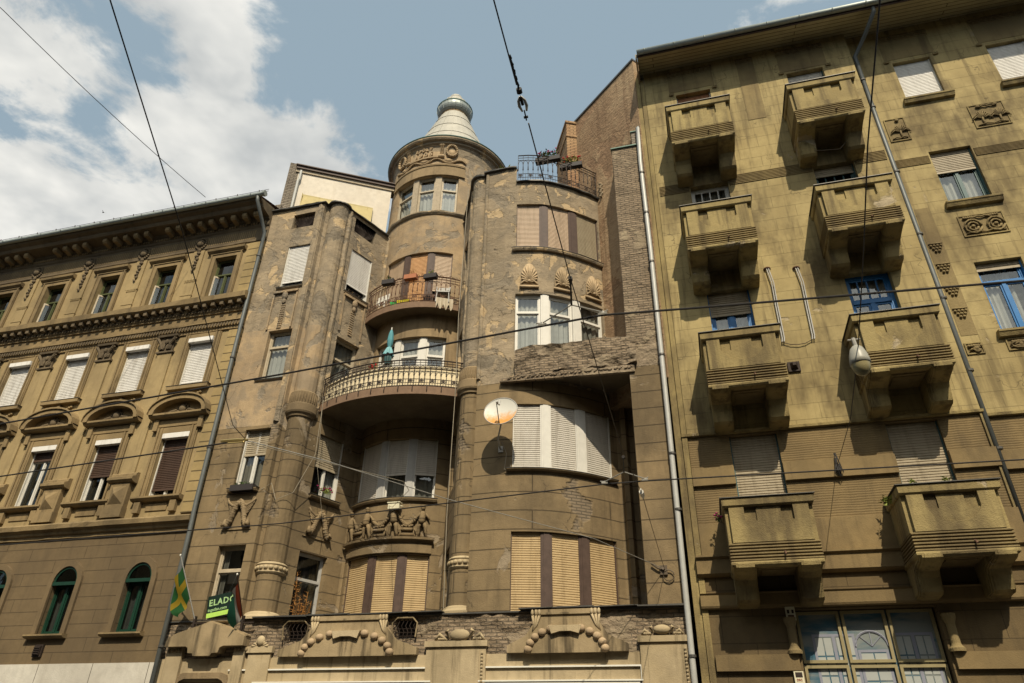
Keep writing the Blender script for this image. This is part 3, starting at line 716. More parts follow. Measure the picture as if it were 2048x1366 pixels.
# --- columns: rings, capitals, bases
def ringcol(cx, cy, r, z, kind, a0=-100, a1=120):
    a0, a1 = R(a0), R(a1); mm = MB()
    if kind == 'beads':
        mm.lathe(cx, cy, [(r, z-.16), (r+.03, z-.13), (r+.05, z-.1), (r+.03, z-.08), (r+.04, z-.02), (r+.04, z+.06), (r+.06, z+.09), (r+.04, z+.12), (r, z+.15)], 28, a0, a1)
        for k in range(11):
            a = a0+(a1-a0)*(k+.5)/11; f = Fr((cx+math.sin(a)*(r+.04), cy-math.cos(a)*(r+.04), 0), (math.cos(a), math.sin(a), 0))
            mm.blob(0, z+.0, 0, .062, .055, .05, f)
    if kind == 'cap':
        mm.lathe(cx, cy, [(r, z-.28), (r+.04, z-.27), (r+.05, z-.22), (r+.07, z-.2), (r+.1, z-.17), (r+.12, z-.12), (r+.12, z+.10), (r+.09, z+.13), (r+.05, z+.15), (r+.07, z+.5), (r+.01, z+.56)], 30, a0, a1)
        for k in range(20):
            a = a0+(a1-a0)*(k+.5)/20; f = Fr((cx+math.sin(a)*(r+.06), cy-math.cos(a)*(r+.06), 0), (math.cos(a), math.sin(a), 0))
            mm.blob(0, z+.31, 0, .026, .19, .035, f, 6, 5)
    if kind == 'base':
        mm.lathe(cx, cy, [(r+.18, z), (r+.18, z+.06), (r+.12, z+.12), (r+.1, z+.16), (r+.03, z+.2), (r-.01, z+.21)], 28, a0, a1)
    return mm
ringcol(-10.98, .42, .34, 5.78, 'beads').build('column_ring', 'pale', CB)
ringcol(-10.98, .42, .34, 10.35, 'cap').build('column_capital', 'c_trim', CB)
ringcol(-10.98, .42, .34, 4.5, 'base').build('column_base', 'pale', CB)
ringcol(-5.70, .53, .33, 5.70, 'beads', -120, 90).build('column_ring', 'pale', CB)
ringcol(-5.70, .53, .33, 10.55, 'cap', -120, 90).build('column_capital', 'c_trim', CB)
ringcol(-5.70, .53, .33, 4.5, 'base', -120, 90).build('column_base', 'pale', CB)
# thin ribs beside the columns, all the way up
def rib(s, z0, z1, r, mat, w=0.0):
    mm = MB(); p, n = CP.at(s); f = Fr(p, (-n.y, n.x, 0)) ; k = 14
    mm.ltube([(0, z0+(z1-z0)*i/k, w+.012*math.sin(i*2.1)) for i in range(k+1)], r, f, 8); mm.build('wall_rib', mat, CB)
rib(sL(-11.48), 9.9, 18.2, .10, 'c_up', -.02); rib(sA(.02), 10.2, 18.2, .10, 'c_up', -.02)
rib(S['sb1']-.02, 10.6, 18.3, .07, 'c_up'); rib(S['flatR']+.03, 10.6, 18.3, .06, 'c_up'); rib(S['bowend'], 10.4, 17.9, .09, 'c_up', -.02)
# --- apron panels and tall drop ornaments under the fifth floor windows on the left
for f, W, zt in ((CP.fr(sL(-12.55), sL(-11.66))[0], .89, 14.62), (CP.fr(sA(.3), sA(1.25))[0], .95, 14.85)):
    mm = MB(); mm.box(0, W, zt-.08, zt, 0, .08, f); mm.box(0, .05, zt-1.45, zt-.08, 0, .045, f); mm.box(W-.05, W, zt-1.45, zt-.08, 0, .045, f)
    mm.blob(W*.5, zt-.2, .05, .10, .16, .07, f); mm.blob(W*.5, zt-.42, .05, .07, .1, .05, f)
    for i in range(11):
        for j in range(3): mm.box(W*.5-.075+j*.055, W*.5-.035+j*.055, zt-.58-i*.085, zt-.53-i*.085, 0, .035, f)
    mm.build('drop_ornament', 'c_smooth', CB)

# --- winged garland reliefs below the third floor windows
def garland(fr, W, z1, z0, mat):
    mm = MB(); c = W/2; H = z1-z0
    mm.box(0, W, z0, z0+.012, 0, .03, fr)
    for s in (-1, 1):
        mm.ltube([(c+s*.07, z1-.16, .07), (c+s*.22, z1-.20, .06), (c+s*.36, z1-.10, .05), (c+s*.43, z1+.0, .04)], [.042, .045, .038, .025], fr, 6)
        for k in range(4):
            mm.ltube([(c+s*.10, z1-.22-.05*k, .06), (c+s*.26, z1-.24-.055*k, .055), (c+s*(.41-.04*k), z1-.10-.075*k, .03)], [.034, .038, .016], fr, 5)
        n = 12
        for k in range(n):
            t = k/(n-1); u = c+s*(.06+.25*t**1.4+.03*math.sin(t*5)); z = z1-.12-(H-.24)*t
            mm.blob(u, z, .07, .072+.018*(k % 2), .065, .085, fr, 7, 5, k)
            mm.blob(u+s*.03, z+.02, .075, .022, .028, .03, fr, 5, 4)
        mm.ltube([(c+s*.29, z0+.16, .07), (c+s*.36, z0+.12, .09), (c+s*.35, z0+.28, .08)], [.07, .09, .03], fr, 7)
    mm.blob(c, z1-.14, .08, .06, .085, .07, fr); mm.ltube([(c-.09, z1-.17, .07), (c-.06, z1-.06, .08), (c, z1-.03, .09), (c+.06, z1-.06, .08), (c+.09, z1-.17, .07)], .03, fr)
    mm.build('garland_relief', 'c_trim', CB, True)
f, W = CP.fr(sL(-12.45), sL(-11.56)); garland(f, W, 7.62, 6.78, 'c_trim')
f, W = CP.fr(sA(.30), sA(1.28)); garland(f, W, 7.58, 6.78, 'c_trim')
# --- frieze of children with garlands on the turret
mm = MB(); mould(mm, CP, sT(-41), sT(34), [(0, 6.66), (.03, 6.68), (.06, 6.74), (.16, 6.76), (.17, 6.82), (0, 6.84)], .1); mould(mm, CP, sT(-39), sT(33), [(0, 6.40), (.05, 6.42), (.05, 6.66), (0, 6.66)], .1)
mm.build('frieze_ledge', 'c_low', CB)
def tf(a):
    p, n = CP.at(sT(a)); return Fr(p, (-n.y, n.x, 0))
def putto(a, flip, back=False):
    f = tf(a); z = 6.84; mm = MB(); s = flip
    mm.blob(.0*s, z+.80, .10, .062, .075, .07, f, 10, 8)                       # head
    mm.blob(0, z+.84, .12, .066, .05, .06, f, 8, 6)
    mm.ltube([(0, z+.74, .08), (.0, z+.68, .08)], [.035, .05], f, 8)
    mm.ltube([(0, z+.70, .075), (.0, z+.62, .09), (.01*s, z+.52, .10), (.02*s, z+.44, .10), (.02*s, z+.37, .08)], [.065, .092, .088, .10, .08], f, 10)
    if not back: mm.blob(.015*s, z+.48, .14, .078, .08, .06, f, 8, 6)
    mm.ltube([(-.04, z+.38, .08), (-.08, z+.27, .10), (-.075, z+.17, .08), (-.09, z+.08, .07), (-.08, z+.02, .06)], [.06, .058, .042, .04, .025], f, 8)
    mm.ltube([(.05, z+.38, .08), (.10, z+.27, .09), (.10, z+.17, .08), (.13, z+.08, .07), (.14, z+.02, .06)], [.06, .056, .042, .04, .025], f, 8)
    mm.ltube([(-.08, z+.02, .06), (-.10, z+.015, .12)], [.028, .018], f, 6); mm.ltube([(.14, z+.02, .06), (.17, z+.015, .12)], [.028, .018], f, 6)
    mm.ltube([(-.07, z+.66, .07), (-.15, z+.56, .06), (-.2, z+.50, .08)], [.035, .03, .022], f, 6)
    mm.ltube([(.07, z+.66, .07), (.15, z+.57, .06), (.2, z+.50, .08)], [.035, .03, .022], f, 6)
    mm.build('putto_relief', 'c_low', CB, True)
AN = (-35, -17, 4.5, 25)
for a, s, b in zip(AN, (1, -1, 1, -1), (0, 0, 0, 1)): putto(a, s, b)
for a, b in zip(AN, AN[1:]):
    mm = MB(); n = 11
    for k in range(n+1):
        t = k/n; f = tf(a+5+(b-a-10)*t); z = 6.84+.50-.17*math.sin(math.pi*t)
        mm.blob(0, z, .06, .055, .06, .055, f, 7, 5, k*.7)
    mm.build('garland_swag', 'c_low', CB, True)
    f = tf((a+b)/2); mm = MB()
    mm.ltube([(-.17, 6.84+.20, .06), (.17, 6.84+.20, .06)], .05, f, 8); mm.side([(0, 6.85), (.05, 6.85), (.04, 7.0), (0, 7.0)], -.2, .2, f)
    for k in range(8): mm.blob(-.14+.04*k, 6.84+.28+.035*math.sin(k*1.2)**2, .07, .036, .04, .04, f, 6, 5)
    mm.ltube([(-.2, 6.84+.24, .05), (-.25, 6.84+.14, .05), (-.22, 6.84+.08, .05)], .018, f, 5); mm.ltube([(.2, 6.84+.24, .05), (.25, 6.84+.14, .05), (.22, 6.84+.08, .05)], .018, f, 5)
    mm.build('fruit_basket_relief', 'c_low', CB, True)

# --- palmettes on the right bow
def palmette(fr, z, s=1.0):
    mm = MB(); mm.prism([(.28*s*math.cos(t)*(1 if math.sin(t) < .1 else 1), z+.25*s+.75*s*max(0, math.sin(t))*.93) for t in [math.pi*k/14 for k in range(15)]][::1] + [(-.28*s, z), (.28*s, z)], 0, .025, fr)
    mm.box(-.31*s, .31*s, z-.02, z+.05, 0, .07, fr)
    for k in range(-5, 6):
        a = k*.25; L_ = (.62-.035*abs(k)**1.25)*s
        u, v = math.sin(a)*L_*.72, math.cos(a)*L_
        mm.ltube([(0, z+.2*s, .05), (u*.55, z+.2*s+v*.6, .065), (u*1.0, z+.2*s+v*1.02, .045)], [.012, .030*s, .032*s], fr, 6)
    mm.blob(0, z+.2*s, .08, .055*s, .055*s, .05, fr)
    for q in (-1, 1): mm.ltube([(q*.04, z+.17*s, .06), (q*.16*s, z+.22*s, .06), (q*.25*s, z+.14*s, .05), (q*.28*s, z+.06*s, .04)], [.02, .028, .028, .02], fr, 6)
    mm.build('palmette_relief', 'relief', CB, True)
for x in (-4.0, -3.08, -2.28):
    p, n = CP.at(sR(x)); palmette(Fr(p, (-n.y, n.x, 0)), 13.52, .93)

# --- the broken spandrel slab under the fourth floor window of the right bay
def slabpoly(z0, z1, mat, name, amp):
    mm = MB(); us = [(-4.35+i*.055) for i in range(61)]; nzr = 22
    def fw_(u, z): 
        t = (z-z0)/(z1-z0)
        cut = .10*min(1, max(0, (u+4.35)/.5))
        return cut + amp*(nz(u, z, 1.6, 4)*.9+nz(u, z, 4.2, 9)*.6+nz(u, z, 9, 2)*.35) - (.10*max(0, nz(u, z, .8, 21)))
    def zz_(u, j):
        t = j/nzr; return z0+(z1-z0)*t + (1-t)**3*(.10*nz(u, 0, 1.8, 3)+.05*nz(u, 0, 6, 5)+.03) + t**4*(.05*nz(u, 1, 2.2, 7)+.03*nz(u, 1, 7, 2)-.02)
    g_ = [[mm.vert(FW.p(u, zz_(u, j), fw_(u, z0+(z1-z0)*j/nzr)), (u, zz_(u, j))) for j in range(nzr+1)] for u in us]
    for i in range(len(us)-1):
        for j in range(nzr): mm.face([g_[i][j], g_[i+1][j], g_[i+1][j+1], g_[i][j+1]])
    # top and underside back to the bow
    for i in range(len(us)-1):
        for z, j in ((z1, nzr), (z0, 0)):
            def back(u):
                if u < -1.9: s_ = sR(u); return CP.at(s_)[0].y
                return 1.66
            a, b = mm.v[g_[i][j]], mm.v[g_[i+1][j]]
            mm.quad(Vector(a), Vector(b), Vector((us[i+1], back(us[i+1]), b[2])), Vector((us[i], back(us[i]), a[2])))
    return mm.build(name, mat, CB)
slabpoly(10.48, 11.36, 'c_rubble', 'broken_spandrel', .085)
mm = MB(); mm.prism([(-4.75, 10.36), (-1.13, 10.25), (-1.13, 10.46), (-3.2, 10.52), (-4.75, 10.45)], -.05, .06); 
for k in range(26): mm.blob(-4.5+k*.13+random.random()*.06, 10.44+.03*random.random()-.003*k, .06, .08, .035, .04, FW, 6, 4, random.random())
mm.build('broken_ledge', 'c_rubble', CB)
mm = MB(); us = [-4.4+.12*k for k in range(28)]
for a, b in zip(us, us[1:]):
    bk = lambda u: (CP.at(sR(u))[0].y if u < -1.9 else 1.66)
    mm.quad(Vector((a, -.02, 10.46)), Vector((b, -.02, 10.46)), Vector((b, bk(b)+.05, 10.47)), Vector((a, bk(a)+.05, 10.47)))
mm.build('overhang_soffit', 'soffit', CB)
# small rubble lumps clinging along the broken places
def lumps(n, box, mat, name, smin=.03, smax=.10, plane=0.0):
    mm = MB(); random.seed(int(box[0]*10)+n)
    for _ in range(n):
        mm.blob(random.uniform(box[0], box[1]), random.uniform(box[2], box[3]), -plane+random.uniform(-.01, .02), random.uniform(smin, smax), random.uniform(smin, smax)*.55, random.uniform(.02, .05), FW, 6, 4, random.uniform(-.6, .6))
    mm.build(name, mat, CB)



# --- turret top
tc_ = tur_c
TP = Path([(tc_[0]+2.2*math.sin(R(a)), tc_[1]-2.2*math.cos(R(a))) for a in range(-180, 181, 5)])
def tt(a): return (R(a)+math.pi)*2.2*.99968
m = MB(); wall(m, TP, 0, TP.len, 18.3, 21.9, [(tt(-37), tt(32.5), 18.68, 20.45, .2)], .12, .12, rough2); m.build('turret_drum', 'c_smooth', CB)
for (a, b) in lights:
    window(CB, TP, tt(a), tt(b), 18.68, 20.45, .14, 'w_cream', .055, 1, (.64,), curtain=('curtain',))
for a, b in ((-14.4, -8.1), (9.7, 15.9)):
    f, W = TP.fr(tt(a), tt(b), .06); mm = MB(); mm.box(0, W, 18.68, 20.45, -.16, .03, f); mm.build('mullion', 'w_raw', CB)
mm = MB(); mould(mm, TP, tt(-60), tt(58), [(0, 18.52), (.05, 18.54), (.10, 18.6), (.10, 18.65), (0, 18.68)], .1, 0, .03); mm.build('turret_sill', 'c_up', CB)
mm = MB(); mould(mm, TP, tt(-44), tt(38), [(0, 20.45), (.07, 20.46), (.07, 20.56), (.05, 20.58), (.05, 20.92), (.08, 20.94), (.08, 20.98), (0, 21.0)], .1); mm.build('window_hood', 'c_trim', CB)
mm = MB(); mm.lathe(*tc_, [(2.2, 21.55), (2.24, 21.9), (2.28, 22.0), (2.36, 22.05), (2.36, 22.12), (2.46, 22.16), (2.5, 22.22), (2.5, 22.30), (2.3, 22.33)], 72); mm.build('turret_cornice', 'c_up', CB)
mm = MB(); mm.lathe(*tc_, [(2.51, 22.28), (2.53, 22.31), (2.51, 22.345), (1.9, 22.5)], 72); mm.build('cornice_edge', 'verd', CB)
SPR = [(2.5, 22.34), (2.25, 22.42), (1.85, 22.95), (1.48, 23.7), (1.16, 24.5), (.86, 25.3), (.60, 25.98)]
mm = MB(); mm.lathe(*tc_, SPR, 36)
for k in range(18):
    a = 2*math.pi*k/18
    mm.tube([(tc_[0]+r*math.sin(a), tc_[1]-r*math.cos(a), z+.004) for r, z in SPR[1:]], .014, 4)
for r, z in ((1.87, 22.95), (1.49, 23.7), (1.17, 24.5), (.87, 25.3)): mm.tube([(tc_[0]+r*math.sin(2*math.pi*i/36), tc_[1]-r*math.cos(2*math.pi*i/36), z) for i in range(37)], .012, 4, False)
spire = mm.build('spire', 'tin', CB)
mm = MB(); mm.lathe(*tc_, [(.60, 25.93), (.63, 25.98), (.60, 26.02), (.60, 26.08), (.62, 26.1)], 30); mm.build('spire_collar', 'tinrust', spire)
mm = MB(); mm.lathe(*tc_, [(.61, 26.06), (.70, 26.14), (.75, 26.22), (.78, 26.30), (.78, 26.45), (.79, 26.50), (.70, 26.56), (.58, 26.60)], 30)
for k in range(16):
    a = 2*math.pi*k/16; mm.tube([(tc_[0]+r*math.sin(a), tc_[1]-r*math.cos(a), z) for r, z in [(.71, 26.14), (.79, 26.30), (.79, 26.45), (.71, 26.56)]], .014, 4)
mm.build('spire_ring', 'zinc', spire)
mm = MB(); mm.lathe(*tc_, [(.79, 26.46), (.81, 26.50), (.79, 26.53)], 30); mm.build('ring_edge', 'verd', spire)
mm = MB(); mm.lathe(*tc_, [(.57, 26.56), (.56, 26.75), (.50, 26.98), (.40, 27.16), (.30, 27.24), (.26, 27.27)], 24)
for k in range(14):
    a = 2*math.pi*k/14; mm.tube([(tc_[0]+r*math.sin(a), tc_[1]-r*math.cos(a), z) for r, z in [(.57, 26.6), (.57, 26.76), (.51, 26.99), (.40, 27.17), (.30, 27.25)]], .012, 4)
mm.lathe(*tc_, [(.26, 27.24), (.30, 27.32), (.28, 27.42), (.20, 27.50), (.0, 27.53)], 16); mm.build('spire_cap', 'tin', spire)
# relief band with the building date
def ttf(a):
    p, n = TP.at(tt(a)); return Fr(p, (-n.y, n.x, 0))
mm = MB(); mould(mm, TP, tt(-41), tt(38), [(0, 21.02), (.05, 21.03), (.05, 21.06), (0, 21.07)], .1)
for k in range(60):
    t = k/59; a = -40+78*t; z = 21.20+.10*math.cos(t*math.pi*2*3.2); mm.blob(0, z, .04, .05, .030, .05, ttf(a), 6, 4, .8*math.sin(t*math.pi*6.4))
for c, s in ((-28, 1), (-4, 1), (20, 1)):
    for k in range(-4, 5):
        mm.ltube([(0+k*.012, 21.34, .03), (k*.055, 21.16+.006*abs(k)**1.6, .05)], [.008, .018], ttf(c), 5)
mm.build('wave_relief', 'relief', CB, True)
for c in (-32.5, 23.5):
    mm = MB()
    for k in range(18):
        t = 2*math.pi*k/18; f = ttf(c); mm.blob(.20*math.cos(t), 21.72+.28*math.sin(t), .07, .052, .062, .075, f, 7, 5, t)
    mm.prism([(.15*math.cos(2*math.pi*k/16), 21.72+.25*math.sin(2*math.pi*k/16)) for k in range(16)], 0, .03, ttf(c)); mm.build('wreath_relief', 'relief', CB, True)
mm = MB(); mould(mm, TP, tt(-23.5), tt(14), [(0, 21.36), (.08, 21.37), (.09, 21.43), (.02, 21.44), (.02, 21.98), (.09, 21.99), (.09, 22.05), (0, 22.06)], .08)
for a in (-24, -22, 12.5, 14.5):
    for k in range(9): mm.blob(0, 21.43+k*.07, .06, .032, .036, .06, ttf(a), 6, 4)
    for z in (21.42, 22.02): mm.blob(0, z, .07, .10, .07, .07, ttf(a), 8, 5)
mm.build('date_panel', 'relief', CB)
def text_on(body, size, frf, zc, a_mid, da, mat, parent, name, depth=.02, w=.03, fr=None):
    """raised letters, each set on the wall at its own place"""
    for k, ch in enumerate(body):
        if ch == ' ': continue
        cu = bpy.data.curves.new('letter', 'FONT'); cu.body = ch; cu.size = size; cu.align_x = 'CENTER'; cu.extrude = depth; cu.resolution_u = 2; cu.offset = size*.035
        ob = bpy.data.objects.new('letter', cu); sc.collection.objects.link(ob)
        dg = bpy.context.evaluated_depsgraph_get(); me = bpy.data.meshes.new_from_object(ob.evaluated_get(dg))
        bpy.data.objects.remove(ob); bpy.data.curves.remove(cu)
        f = frf(a_mid+(k-(len(body)-1)/2)*da); o3 = f.p(0, zc, w)
        mt = Matrix(((f.t.x, 0, f.n.x, o3.x), (f.t.y, 0, f.n.y, o3.y), (f.t.z, 1, 0, o3.z), (0, 0, 0, 1)))
        me.transform(mt); me.name = 'letter'; me.materials.clear(); me.materials.append(M[mat])
        o = bpy.data.objects.new('letter', me); sc.collection.objects.link(o); o.parent = parent
    return
text_on('ÉPÜLT', .185, ttf, 21.77, -5, 3.7, 'relief', CB, 'x', .035, .05)
text_on('1905', .30, ttf, 21.48, -5, 5.4, 'relief', CB, 'x', .045, .05)

# --- attic behind the left parapet: oblique white wall
f = Fr((-13.2, .55, 0), (2.95, 1.75, 0)); W = 3.55
mm = MB(); mm.box(0, W, 18.0, 20.72, -.3, 0, f); at_ = mm.build('attic_wall', 'attic', CB)
mm = MB(); mm.box(-.1, W+.1, 20.72, 20.86, -.4, .05, f); mm.build('attic_eave_boards', 'w_raw', at_)
mm = MB(); mm.box(-.1, W+.1, 20.86, 20.98, -.5, .12, f); mm.box(-.12, W+.12, 20.98, 21.02, -.5, .18, f); mm.build('attic_roof_edge', 'w_brown', at_)
mm = MB(); mm.box(.35, 2.95, 19.55, 19.62, 0, .10, f)
mm.quad(f.p(.35, 19.6, .09), f.p(2.95, 19.6, .09), f.p(2.95, 18.3, .35), f.p(.35, 18.3, .35)); mm.box(.33, .35, 18.3, 19.6, 0, .2, f)
for u in (.95, 1.6, 2.1, 2.75): mm.ltube([(u, 19.62, .1), (u, 19.3, .13)], .012, f)
mm.build('awning', simple('sun_bleached_yellow_awning', (.46, .38, .18), .8), at_)
mm = MB(); mm.box(-.36, 0.0, 18.0, 21.15, -1.2, .0, f); mm.build('attic_party_wall', 'c_brick', at_)
mm = MB(); mm.ltube([(.10, 20.75, .1), (.10, 20.3, .1), (.06, 20.2, .1), (.06, 18.2, .1)], .05, f, 10); mm.build('attic_downpipe', 'pipew', at_)
mm = MB(); mm.box(-13.75, -13.42, 17.5, 18.95, -1.5, -.3); mm.build('side_chimney', 'c_brick', CB)

# --- turret balconies
def arcpath(cx, cy, r, a0, a1, st=3):
    n = max(2, int((a1-a0)/st)); return Path([(cx+r*math.sin(R(a0+(a1-a0)*i/n)), cy-r*math.cos(R(a0+(a1-a0)*i/n))) for i in range(n+1)])
def railing(path, zt, zb, spacing, parent, mat='iron', arches=True, tilt=0.0):
    mm = MB(); n = int(path.len/spacing); h = zt-zb
    def pt(s_, z, w=0): p, nn = path.at(s_); return p+nn*w+Z*z
    ss = path.samples(0, path.len, .12)
    for z, r in ((zt, .02), (zt-h*.10, .010), (zt-h*.20, .012), (zb+h*.26, .011), (zb+h*.12, .010), (zb, .014)):
        mm.tube([pt(q, z) for q in ss], r, 5)
    for i in range(n+1):
        q = path.len*i/n; mm.tube([pt(q, zb), pt(q, zt)], .010, 4)
        f = Fr(pt(q, 0), path.at(q)[0]*0 + Vector((-path.at(q)[1].y, path.at(q)[1].x, 0)))
        mm.blob(0, zb+h*.42, 0, .024, .035, .024, f, 6, 4); mm.ltube([(0, zb+h*.42, 0), (0, zb+h*.62, 0)], [.020, .009], f, 5)
        if arches and i < n:
            q2 = path.len*(i+1)/n
            for s1_, s2_ in ((q, q2), (q2, q)):
                mm.tube([pt(s1_, zb+h*.60), pt(s1_+(s2_-s1_)*.12, zb+h*.72), pt((q+q2)/2, zt-h*.21)], .008, 4)
            qm = (q+q2)/2; f2 = Fr(pt(qm, 0), Vector((-path.at(qm)[1].y, path.at(qm)[1].x, 0)))
            mm.tube([pt(qm, zb), pt(qm, zb+h*.26)], .008, 4)
            if i % 2 == 0:
                mm.blob(0, zb+h*.19, .01, .045, .045, .012, f2, 8, 4)
                for t in range(8): mm.blob(.06*math.cos(t*.785), zb+h*.19+.06*math.sin(t*.785), .01, .018, .018, .012, f2, 5, 3)
    return mm.build('railing', mat, parent)
# fourth floor: wide balcony
B4 = arcpath(-8.33, 4.35, 4.28, -35, 33.5)
mm = MB(); ss = B4.samples(0, B4.len, .15)
mould(mm, B4, 0, B4.len, [(-.02, 10.42), (.02, 10.42), (.02, 10.66), (-.02, 10.66)], .15); bal4 = mm.build('balcony', 'rustband', CB)
mm = MB()
for a, b in zip(ss, ss[1:]):
    p, _ = B4.at(a); q, _ = B4.at(b)
    for z in (10.43, 10.64): mm.quad(Vector((p.x, p.y, z)), Vector((q.x, q.y, z)), Vector((q.x, max(q.y, 2.6), z)), Vector((p.x, max(p.y, 2.6), z)))
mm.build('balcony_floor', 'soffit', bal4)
mm = MB(); B4i = arcpath(-8.33, 4.35, 4.16, -35, 33.5); mould(mm, B4i, 0, B4i.len, [(-.05, 10.66), (0, 10.66), (0, 11.30), (.03, 11.31), (.03, 11.37), (-.06, 11.38)], .15); mm.build('parapet_panel', 'cream', bal4)
railing(B4, 11.52, 10.68, .155, bal4)
for k in range(12):
    p, n = B4.at(B4.len*(k+.7)/12.5); f = Fr(p, (-n.y, n.x, 0)); mm = MB(); mm.ltube([(0, 10.66, .03), (0, 10.55, .045), (0, 10.5, .03)], .014, f); mm.build('railing_bracket', 'iron', bal4)
# fifth floor: rusty balcony
B5 = arcpath(-8.45, 3.92, 2.68, -42, 38)
mm = MB(); mould(mm, B5, 0, B5.len, [(-.02, 14.18), (.02, 14.18), (.02, 14.40), (-.02, 14.40)], .12); bal5 = mm.build('balcony', 'rustband', CB)
mm = MB(); ss = B5.samples(0, B5.len, .12)
for a, b in zip(ss, ss[1:]):
    p, _ = B5.at(a); q, _ = B5.at(b)
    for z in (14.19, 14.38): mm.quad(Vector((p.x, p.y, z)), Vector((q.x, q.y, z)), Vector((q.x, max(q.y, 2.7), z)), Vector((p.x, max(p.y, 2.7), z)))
mm.build('balcony_floor', 'soffit', bal5)
railing(B5, 15.42, 14.44, .15, bal5, 'rustiron')
mm = MB()
random.seed(5)
for k in range(70):
    q = B5.len*random.random(); p, n = B5.at(q); f = Fr(p, (-n.y, n.x, 0)); a = random.uniform(-.2, .2)
    mm.ltube([(a, 15.40+random.uniform(-.03, .08), -.02), (a+random.uniform(-.2, .2), 15.42+random.uniform(0, .1), .03)], .006, f, 3)
mm.build('dead_vine', 'rustiron', bal5)
# terrace railing on the bow
RP = Path([(CP.at(a)[0].x, CP.at(a)[0].y) for a in CP.samples(sR(-4.38), S['bowend']-.03, .15)])
railing(RP, 18.95, 17.82, .16, CB, 'iron')
mm = MB(); f = Fr((-1.72, 1.5, 0)); mm.lathe(-1.7, 1.62, [(.2, 17.6), (.17, 18.0), (.2, 18.3), (.26, 18.36), (.26, 18.42), (.1, 18.44)], 16)
for k in range(10): mm.blob(-.14+.03*(k % 3), 17.7+k*.06, .16, .06, .045, .05, f, 6, 4, k)
mm.build('corner_post', 'c_up', CB)

# --- ground floor shopfront of the central building
BASE = MB(); holes = [(-12.72+20, -11.33+20, -.1, 3.12, .5), (-10.0+20, -6.6+20, .6, 2.9, .4), (-4.6+20, -1.75+20, .6, 2.9, .4)]
GP = Path([(-20, 0), (-.42, 0)])
wall(BASE, GP, 6.6, 19.58, 0, 3.62, holes, .5, .5); BASE.build('shopfront_wall', 'pale', CB)
mm = MB(); wall(mm, GP, 6.6, 19.58, 3.62, 4.49, [(20-9.98, 20-9.42, 3.98, 4.40, .25), (20-7.12, 20-6.62, 3.98, 4.40, .25)], .05, .05, lambda a, z, p: .05*nz(a, z, 1.3, 5)+.035*nz(a, z, 3.6, 2)+.02*nz(a, z, 8, 7)-.03); mm.build('broken_brick_band', 'c_rubble', CB)
mm = MB(); mm.box(-13.4, -.42, 4.47, 4.50, -2.6, .02); mm.build('ledge_roof', 'lead', CB)
random.seed(3)
x = -10.9
while x < -1.3:
    L_ = random.uniform(.5, 1.1); z = 4.51+random.uniform(-.012, .012)
    if not (-6.6 < x < -4.6): mm = MB(); mm.prism([(x, z), (x+L_, z+random.uniform(-.015, .02)), (x+L_, z+.03), (x, z+.025)], -.3, .14); mm.build('ledge_flashing', 'lead', CB)
    x += L_-.02
for xa in (-12.72, -10.0, -4.6):
    xb = {-12.72: -11.33, -10.0: -6.6, -4.6: -1.75}[xa]
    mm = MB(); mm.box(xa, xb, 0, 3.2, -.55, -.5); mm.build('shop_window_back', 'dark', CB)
    mm = MB(); [mm.box(xa+(xb-xa)*t-.04, xa+(xb-xa)*t+.04, 0, 3.0, -.4, -.3) for t in (.02, .33, .66, .98)]; mm.build('shop_window_frame', 'w_brown', CB)
# pediments with a necklace of stones
def pediment(c, xl, xr, z0=3.62):
    h = (xr-xl)/2
    o = [(xl, z0), (xr, z0), (xr, z0+.15), (xr-h*.32, z0+.34), (xr-h*.46, z0+.62), (xr-h*.47, z0+.87), (xl+h*.47, z0+.87), (xl+h*.46, z0+.62), (xl+h*.32, z0+.34), (xl, z0+.15)]
    mm = MB(); mm.prism(o, -.02, .13); mm.box(xl+h*.5, xr-h*.5, z0+.76, z0+.80, .13, .17); pd = mm.build('pediment', 'shopstain', CB)
    n = 22; r_ = h*.60
    mm = MB(); arc = [(c-r_*math.cos(math.pi*k/n), z0-.02+.44*math.sin(math.pi*k/n)) for k in range(n+1)]
    mm.prism(arc[::-1], .13, .17); mm.build('pediment_field', 'shopstain', pd)
    mm = MB(); mm.prism([(c-.30, z0+.35), (c-.12, z0+.40), (c+.12, z0+.40), (c+.30, z0+.35), (c+.36, z0+.52), (c-.36, z0+.52)], .13, .26); mm.build('keystone', 'pale', pd)
    for s in (-1, 1):
        for k in range(5):
            t = math.pi*(.03+.085*k); x = c+s*(r_*1.06)*math.cos(t); z = z0+.01+.49*math.sin(t)
            mm = MB(); mm.blob(x, z, .17, .095, .085, .09, FW, 12, 8); mm.build('stone_bead', 'beadst', pd, True)
        mm = MB()
        for k in (-1, 0, 1):
            mm.blob(c+s*h*.5+k*.08, z0+.80, .17, .035, .07, .04, FW, 8, 6); mm.ltube([(c+s*h*.5+k*.08, z0+.75, .16), (c+s*h*.5+s*.02+k*.03, z0+.55, .14), (c+s*(h*.5+.10), z0+.40, .12)], [.03, .022, .012], FW, 6)
        mm.build('bud_ornament', 'pale', pd, True)
pediment(-8.25, -10.02, -6.5); pediment(-3.06, -4.38, -1.74)
